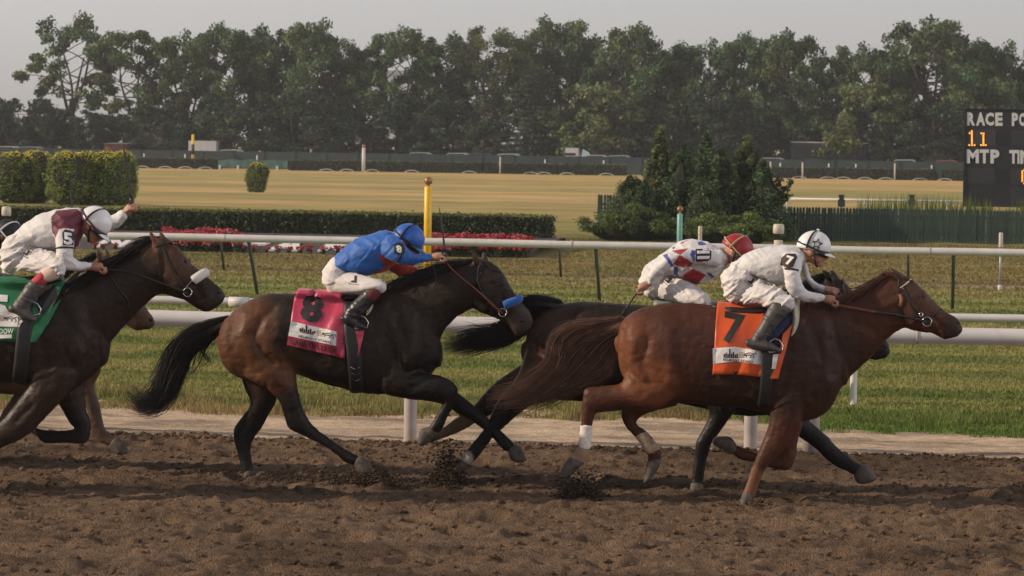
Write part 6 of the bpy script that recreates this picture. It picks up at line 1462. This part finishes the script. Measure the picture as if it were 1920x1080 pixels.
dots([(188,342),(207,324)]+[(208,y) for y in range(342, 450, 18)]+[(184,452),(208,452),(232,452)])
dots([(296,344),(316,346)]+[(314,y) for y in range(364, 450, 18)]+[(292,452),(314,452),(336,452)])
dots([(672,y) for y in range(694, 800, 18)]+[(690,682),(710,682),(690,806),(710,806)]+[(728,y) for y in range(694, 800, 18)])

# ------------------------------------------------------------------ far rail with black boxes, far posts, hoops, tarp
rl = empty('rail', (-1, 115, 0), 'thin white rail far behind the picket fence', 'rail')
xa, xb = U(1452, 372, 115)[0], U(1990, 380, 115)[0]; zr = U(1620, 375, 115)[2]
MB().tube([(xa, 115, zr), (xb, 115, zr)], .045, 10).build('top_rail', M_white, rl, True)
for px in (1476, 1622, 1776, 1925): x = U(px, 380, 115)[0]; MB().tube([(x, 115, -.05), (x, 115, zr)], .045, 10).build('post', M_white, rl, True)
for px, lab in ((1578, 'black box on a stake left of the scoreboard'), (1710, 'black box on a stake nearest the scoreboard')):
    p = U(px, 366, 114.5); o = empty('loudspeaker_box', (p[0], 114.5, 0), lab, 'loudspeaker', 'black boxes on stakes')
    MB().box(p[0]-.09, p[0]+.09, 114.4, 114.6, p[2]-.16, p[2]-.02).build('housing', M_board, o); MB().box(p[0]-.12, p[0]+.12, 114.37, 114.63, p[2]-.018, p[2]+.02).build('lid', M_board, o)
    MB().box(p[0]-.13, p[0]+.13, 114.42, 114.58, p[2]-.42, p[2]-.162).build('bracket', M_board, o); MB().tube([(p[0], 114.5, -.05), (p[0], 114.5, p[2]-.4)], .03, 8).build('stake', M_board, o)
for i, px in enumerate((267, 310, 347, 385, 612, 650, 698, 772, 880, 995, 1020, 1063, 1137, 1499, 1552, 1581, 1622, 1661, 1725, 1772)):
    yg = 313+(px-260)*.0155; p = U(px, yg, 285.6); a = np.linspace(0, math.pi, 9); w_ = .72; P = [(p[0]+w_*math.cos(q), 285.6, -.10+.34*math.sin(q)) for q in a]
    tag(MB().tube(P, .038, 6).build('hoop', M_white, None, True), f'low white hoop at the foot of the far hedges, {ORD[i]} from the left', 'hoop', 'white hoops along the far hedge')
def far_post(px, yt, Yp, w_, m, label, ball=None, cap=None):
    p = U(px, yt, Yp); o = empty('far_post', (p[0], Yp, 0), label, 'post', 'posts along the far side')
    MB().lathe((p[0], Yp, -.1), [(w_, 0), (w_, p[2]+.1)], 12).build('shaft', m, o, True)
    if ball: MB().ball((p[0], Yp, p[2]+w_*.9), w_*1.05, 12, 8).build('ball', M_gold, o, True)
    if cap: MB().lathe((p[0], Yp, p[2]-1.95), [(w_*1.05, 0), (w_*1.05, 1.0)], 12).build('band', cap, o, True)
far_post(682, 277, 284, .16, M_white, 'thick white far post with a gold top', True)
far_post(362, 252, 296, .15, mat('far_yellow', (.7, .45, .02), .5, noise=.1), 'far yellow post with a dark band', None, M_board)
for px, yt, lab in ((938, 294, 'thin white far post left of the middle hedge gap'), (1505, 304, 'thin pale far post just right of the junipers'), (1678, 306, 'thin pale far post left of the scoreboard'), (1445, 303, 'thin pale far post behind the junipers')): far_post(px, yt, 285, .07, M_cream, lab)
o = empty('covered_bench', (U(475, 312, 285.5)[0], 285.5, 0), 'green tarpaulin cover on short white posts between the far hedges', 'tarpaulin')
xa, xb = U(410, 305, 285.5)[0], U(541, 305, 285.5)[0]; z1 = U(475, 301, 285.5)[2]; M_tarp = mat('green_tarp', (.035, .085, .065), .6, noise=.3, nscale=2)
nn = 24; V = []
for j, (yy, zz) in enumerate(((285.0, z1-.72), (285.1, z1-.1), (285.6, z1+.05), (286.4, z1-.05), (286.5, z1-.7))):
    for i in range(nn+1): V.append((xa+(xb-xa)*i/nn, yy+.04*math.sin(i*1.7+j), zz+.05*math.sin(i*.9+j*2)))
link('tarp', pyd(V, [(j*(nn+1)+i, j*(nn+1)+i+1, (j+1)*(nn+1)+i+1, (j+1)*(nn+1)+i) for j in range(4) for i in range(nn)]), M_tarp, o, True)
for t in (.04, .3, .58, .86): x = xa+(xb-xa)*t; MB().box(x-.09, x+.09, 284.75, 284.93, -.05, z1-.45).build('leg', M_white, o)
# far windscreen fence
M_scr = mat('green_windscreen', (.028, .048, .050), .8, noise=.25, nscale=.6)
ff = empty('fence', (-40, 297, 0), 'long dark green windscreen fence in front of the parked vehicles', 'fence')
xs = [-120+3.05*k for k in range(46)]; zf = U(960, 291.5, 297)[2]
pm = MB().box(.04, 3.01, -.02, .02, -.1, zf).mesh(); pm.materials.append(M_scr); tm = MB().tube([(0, -.05, -.1), (0, -.05, zf+.06)], .04, 8).mesh(); tm.materials.append(M_scr)
for x in xs:
    for nm, me in (('panel', pm), ('post', tm)):
        q = bpy.data.objects.new(nm, me); COL.objects.link(q); q.parent = ff; q.location = (x+40, 0, 0)
for i, px in enumerate((270, 347, 482, 1022, 1132, 1463, 1554, 1605, 1747)):
    p = U(px, 288.5+(px-270)*.0147, 295.5); tag(MB().lathe((p[0], 295.5, -.1), [(.07, 0), (.07, p[2]+.1), (.05, p[2]+.13)], 10).build('fence_stake', M_white, None, True), f'tiny white stake in front of the far fence, {ORD[i]} from the left', 'stake', 'white stakes at the far fence')

# ------------------------------------------------------------------ parked vehicles and buildings beyond the fence
tag(MB().box(-140, 40, 298.3, 420, -.3, .62).build('parking_terrace', mat('terrace_gravel', (.2, .18, .15), .95, noise=.2, nscale=.5)), kind='structure')
M_glass = mat('dark_glass', (.02, .025, .03), .12, noise=.1)
M_tyre = mat('tyre_rubber', (.02, .02, .02), .9, noise=.2)
def wheel(x, y, z, r_, root):
    t = MB().tube([(x, y-.1, z), (x, y+.1, z)], r_, 14).build('wheel', M_tyre, root, True); MB().tube([(x, y-.115, z), (x, y-.102, z)], r_*.55, 12).build('rim', M_grey, t, True)
def car(px, col, label, s=1.0, kind='car', Yc=300.4):
    x = U(px, 288, Yc)[0]; z = .50; root = empty('parked_car', (x, Yc, z), label, 'car', 'cars parked beyond the far fence'); m = mat('car_paint', tuple(.7*q for q in col), .45, noise=.05)
    pr = [(-2.2,.35),(-2.25,.75),(-1.6,.85),(-1.0,1.35*s),(.6,1.38*s),(1.3,.92),(2.15,.78),(2.25,.4)]; b = MB(); n = len(pr)
    b.add([(x+p, Yc-.85, z+q) for p, q in pr]+[(x+p, Yc+.85, z+q) for p, q in pr], [tuple(range(n)), tuple(range(2*n-1, n-1, -1))]+[(i, (i+1) % n, n+(i+1) % n, n+i) for i in range(n)])
    b.build('body', m, root)
    MB().add([(x-1.35, Yc-.862, z+.92), (x+1.1, Yc-.862, z+.95), (x+.5, Yc-.862, z+1.28*s), (x-.95, Yc-.862, z+1.26*s)], [(0, 1, 2, 3)]).build('window', M_glass, root)
    for dx in (-1.4, 1.4):
        for dy in (-.8, .8): wheel(x+dx, Yc+dy, z+.32, .32, root)
CW = (.62, .62, .62)
cl = [(18,CW,'white car at the left edge beyond the trees'),(62,(.35,.38,.42),'silver car second from the left beyond the trees'),(438,CW,'white car right of the white trailer'),(792,(.5,.52,.55),'silver car below the grey green tree'),(862,CW,'white car left of the thin white far post'),(905,(.08,.10,.16),'dark blue car beside the white one'),(958,CW,'white car right of the thin white far post'),(1122,(.6,.6,.6),'white car right of the small white tent'),(1165,(.5,.5,.52),'silver car just left of the junipers'),(1452,(.45,.45,.46),'silver car left of the coach'),(1700,CW,'white car right of the coach'),(1778,(.5,.12,.08),'red car beside the scoreboard')]
for px, c, lab in cl: car(px, c, lab)
def coach(px0, px1, Yc, z, H, label):
    x0, x1 = U(px0, 288, Yc)[0], U(px1, 288, Yc)[0]; root = empty('coach', ((x0+x1)/2, Yc, z), label, 'bus')
    m = mat('coach_paint', (.03, .03, .033), .6, noise=.08)
    MB().box(x0, x1, Yc-1.25, Yc+1.25, z+.35, z+H-.12).build('body', m, root); MB().box(x0-.03, x1+.03, Yc-1.28, Yc+1.28, z+H-.118, z+H).build('roof', M_white, root)
    n = 7; w_ = (x1-x0-.6)/n
    for i in range(n): MB().box(x0+.3+i*w_+.05, x0+.3+(i+1)*w_-.05, Yc-1.262, Yc-1.252, z+1.35, z+H-.45).build('window', M_glass, root)
    for dx in (1.6, x1-x0-2.6, x1-x0-1.5):
        for dy in (-1.15, 1.15): wheel(x0+dx, Yc+dy, z+.5, .5, root)
coach(1484, 1628, 311, .45, 3.0, 'dark coach with a pale roof parked beyond the fence')
def boxvan(px0, px1, pyt, Yc, z, label, stripe, name='van'):
    x0, x1 = U(px0, 288, Yc)[0], U(px1, 288, Yc)[0]; zt = U((px0+px1)/2, pyt, Yc)[2]; root = empty(name, ((x0+x1)/2, Yc, z), label, name)
    MB().box(x0, x1, Yc-1.1, Yc+1.1, z+.45, zt).build('body', M_white, root)
    if stripe: MB().box(x0+.05*0, x1-.18*(x1-x0), Yc-1.112, Yc-1.102, z+.45+.48*(zt-z-.45), z+.45+.66*(zt-z-.45)).build('window', M_glass, root)
    for dx in (.22, .78):
        for dy in (-.95, .95): wheel(x0+(x1-x0)*dx, Yc+dy, z+.35, .35, root)
boxvan(1062, 1086, 277.5, 304, .62, 'white camper van with a dark window band left of the junipers', True)
boxvan(358, 410, 264, 307, .62, 'long white trailer behind the far yellow post', False, 'trailer')
o = empty('tent', (U(1098, 288, 301)[0], 301, .62), 'small pale blue tent right of the camper van', 'tent'); xa, xb = U(1088, 288, 301)[0], U(1110, 288, 301)[0]; zt = U(1090, 279, 301)[2]
MB().add([(xa, 300.4, .62), (xb, 300.4, .62), (xb, 302, .62), (xa, 302, .62), (xa+.2, 301.2, zt), (xb-.3, 301.2, zt-.35)], [(0, 1, 5, 4), (2, 3, 4, 5), (1, 2, 5), (3, 0, 4)]).build('canvas', mat('tent_canvas', (.35, .42, .45), .8, noise=.1), o)
MB().box(xa+.35, xa+.6, 300.2, 300.39, .63, 1.5).build('opening', M_glass, o)
def block(px0, px1, pyt, Yc, m, roofm, label, wins=None):
    x0, x1 = U(px0, 280, Yc)[0], U(px1, 280, Yc)[0]; zt = U((px0+px1)/2, pyt, Yc)[2]; root = empty('building', ((x0+x1)/2, Yc, 0), label, 'building')
    MB().box(x0, x1, Yc, Yc+12, -.3, zt).build('wall', m, root); MB().add([(x0-.3, Yc-.3, zt), (x1+.3, Yc-.3, zt), (x1+.3, Yc+12.3, zt), (x0-.3, Yc+12.3, zt), (x0-.3, Yc+6, zt+.18*(x1-x0)*.5), (x1+.3, Yc+6, zt+.18*(x1-x0)*.5)], [(0, 1, 5, 4), (2, 3, 4, 5), (0, 4, 3), (1, 2, 5), (3, 2, 1, 0)]).build('roof', roofm, root)
    if wins:
        nx, nz = wins
        for i in range(nx):
            for j in range(nz):
                wx = x0+(x1-x0)*(i+.5)/nx; wz = zt*(j+.55)/nz; s = (x1-x0)/nx*.28; MB().box(wx-s, wx+s, Yc-.03, Yc-.005, wz-s*.9, wz+s*.9).build('window', M_glass, root)
M_br = mat('red_brick', (.26, .085, .06), .9, noise=.2, nscale=1); M_pg = mat('pale_render', (.42, .44, .47), .8, noise=.08, nscale=.3); M_rf = mat('grey_roof', (.16, .16, .17), .8, noise=.1)
block(196, 230, 270, 304, M_br, M_rf, 'small red brick hut beyond the lower trees at left', (2, 1))
block(696, 792, 140, 760, M_pg, M_rf, 'pale far building showing hazily between the trunks', (6, 5))
block(606, 660, 272, 420, mat('tan_wall', (.36, .28, .2), .9, noise=.1), M_rf, 'low tan hut behind the trunks left of the thick white far post', (3, 1))

# ------------------------------------------------------------------ dirt thrown up by the hooves
def spray(px, py, Ys, n, sx, sz, label, seed, up=.5):
    r = np.random.default_rng(seed); c = U(px, py, Ys); a = np.abs(r.normal(0, 1, n)); P = np.stack([c[0]+r.normal(0, sx, n), Ys+r.normal(0, .10, n), np.maximum(.0, c[2]-.08+np.abs(r.normal(0, sz, n))*r.random(n)**.5)], 1)
    s = .003+.010*r.random(n)**2.6; clods('dirt_spray', P, s, np.tile(np.array([.085, .056, .038]), (n, 1))*(.7+.6*r.random((n, 1))), label, seed)
spray(838, 905, Y11-.14, 5200, .065, .20, 'dark clump of dirt kicked up by the almost black horse\'s hind hoof', 31)
spray(1090, 925, Y7-.1, 3600, .10, .12, 'dark burst of dirt below the bandaged hind leg', 32)
spray(690, 890, Y8-.14, 1700, .17, .08, 'spray of dirt around the landing hind hoof of number 8', 33)
spray(560, 890, Y8, 900, .35, .07, 'loose dirt flying behind number 8', 34)
spray(1400, 935, Y7-.13, 200, .10, .05, 'crumbs of dirt around the planted foreleg of number 7', 35)
spray(1302, 915, Y11-.12, 160, .08, .04, 'crumbs of dirt around the black planted foreleg', 36)

# ------------------------------------------------------------------ hazy summer air
hz = MB().box(-1560, 1560, -80, 2460, -1.3, 34).build('haze', None); tag(hz, 'thin pale summer haze over the course', 'haze', kind='stuff')
hmt = bpy.data.materials.new('summer_haze'); hmt.use_nodes = True; n_ = hmt.node_tree; n_.nodes.clear()
vo = n_.nodes.new('ShaderNodeVolumePrincipled'); oo = n_.nodes.new('ShaderNodeOutputMaterial'); vo.inputs['Color'].default_value = (.93, .94, .96, 1); vo.inputs['Density'].default_value = .00026; vo.inputs['Anisotropy'].default_value = .2
n_.links.new(vo.outputs[0], oo.inputs['Volume']); hz.data.materials.append(hmt)
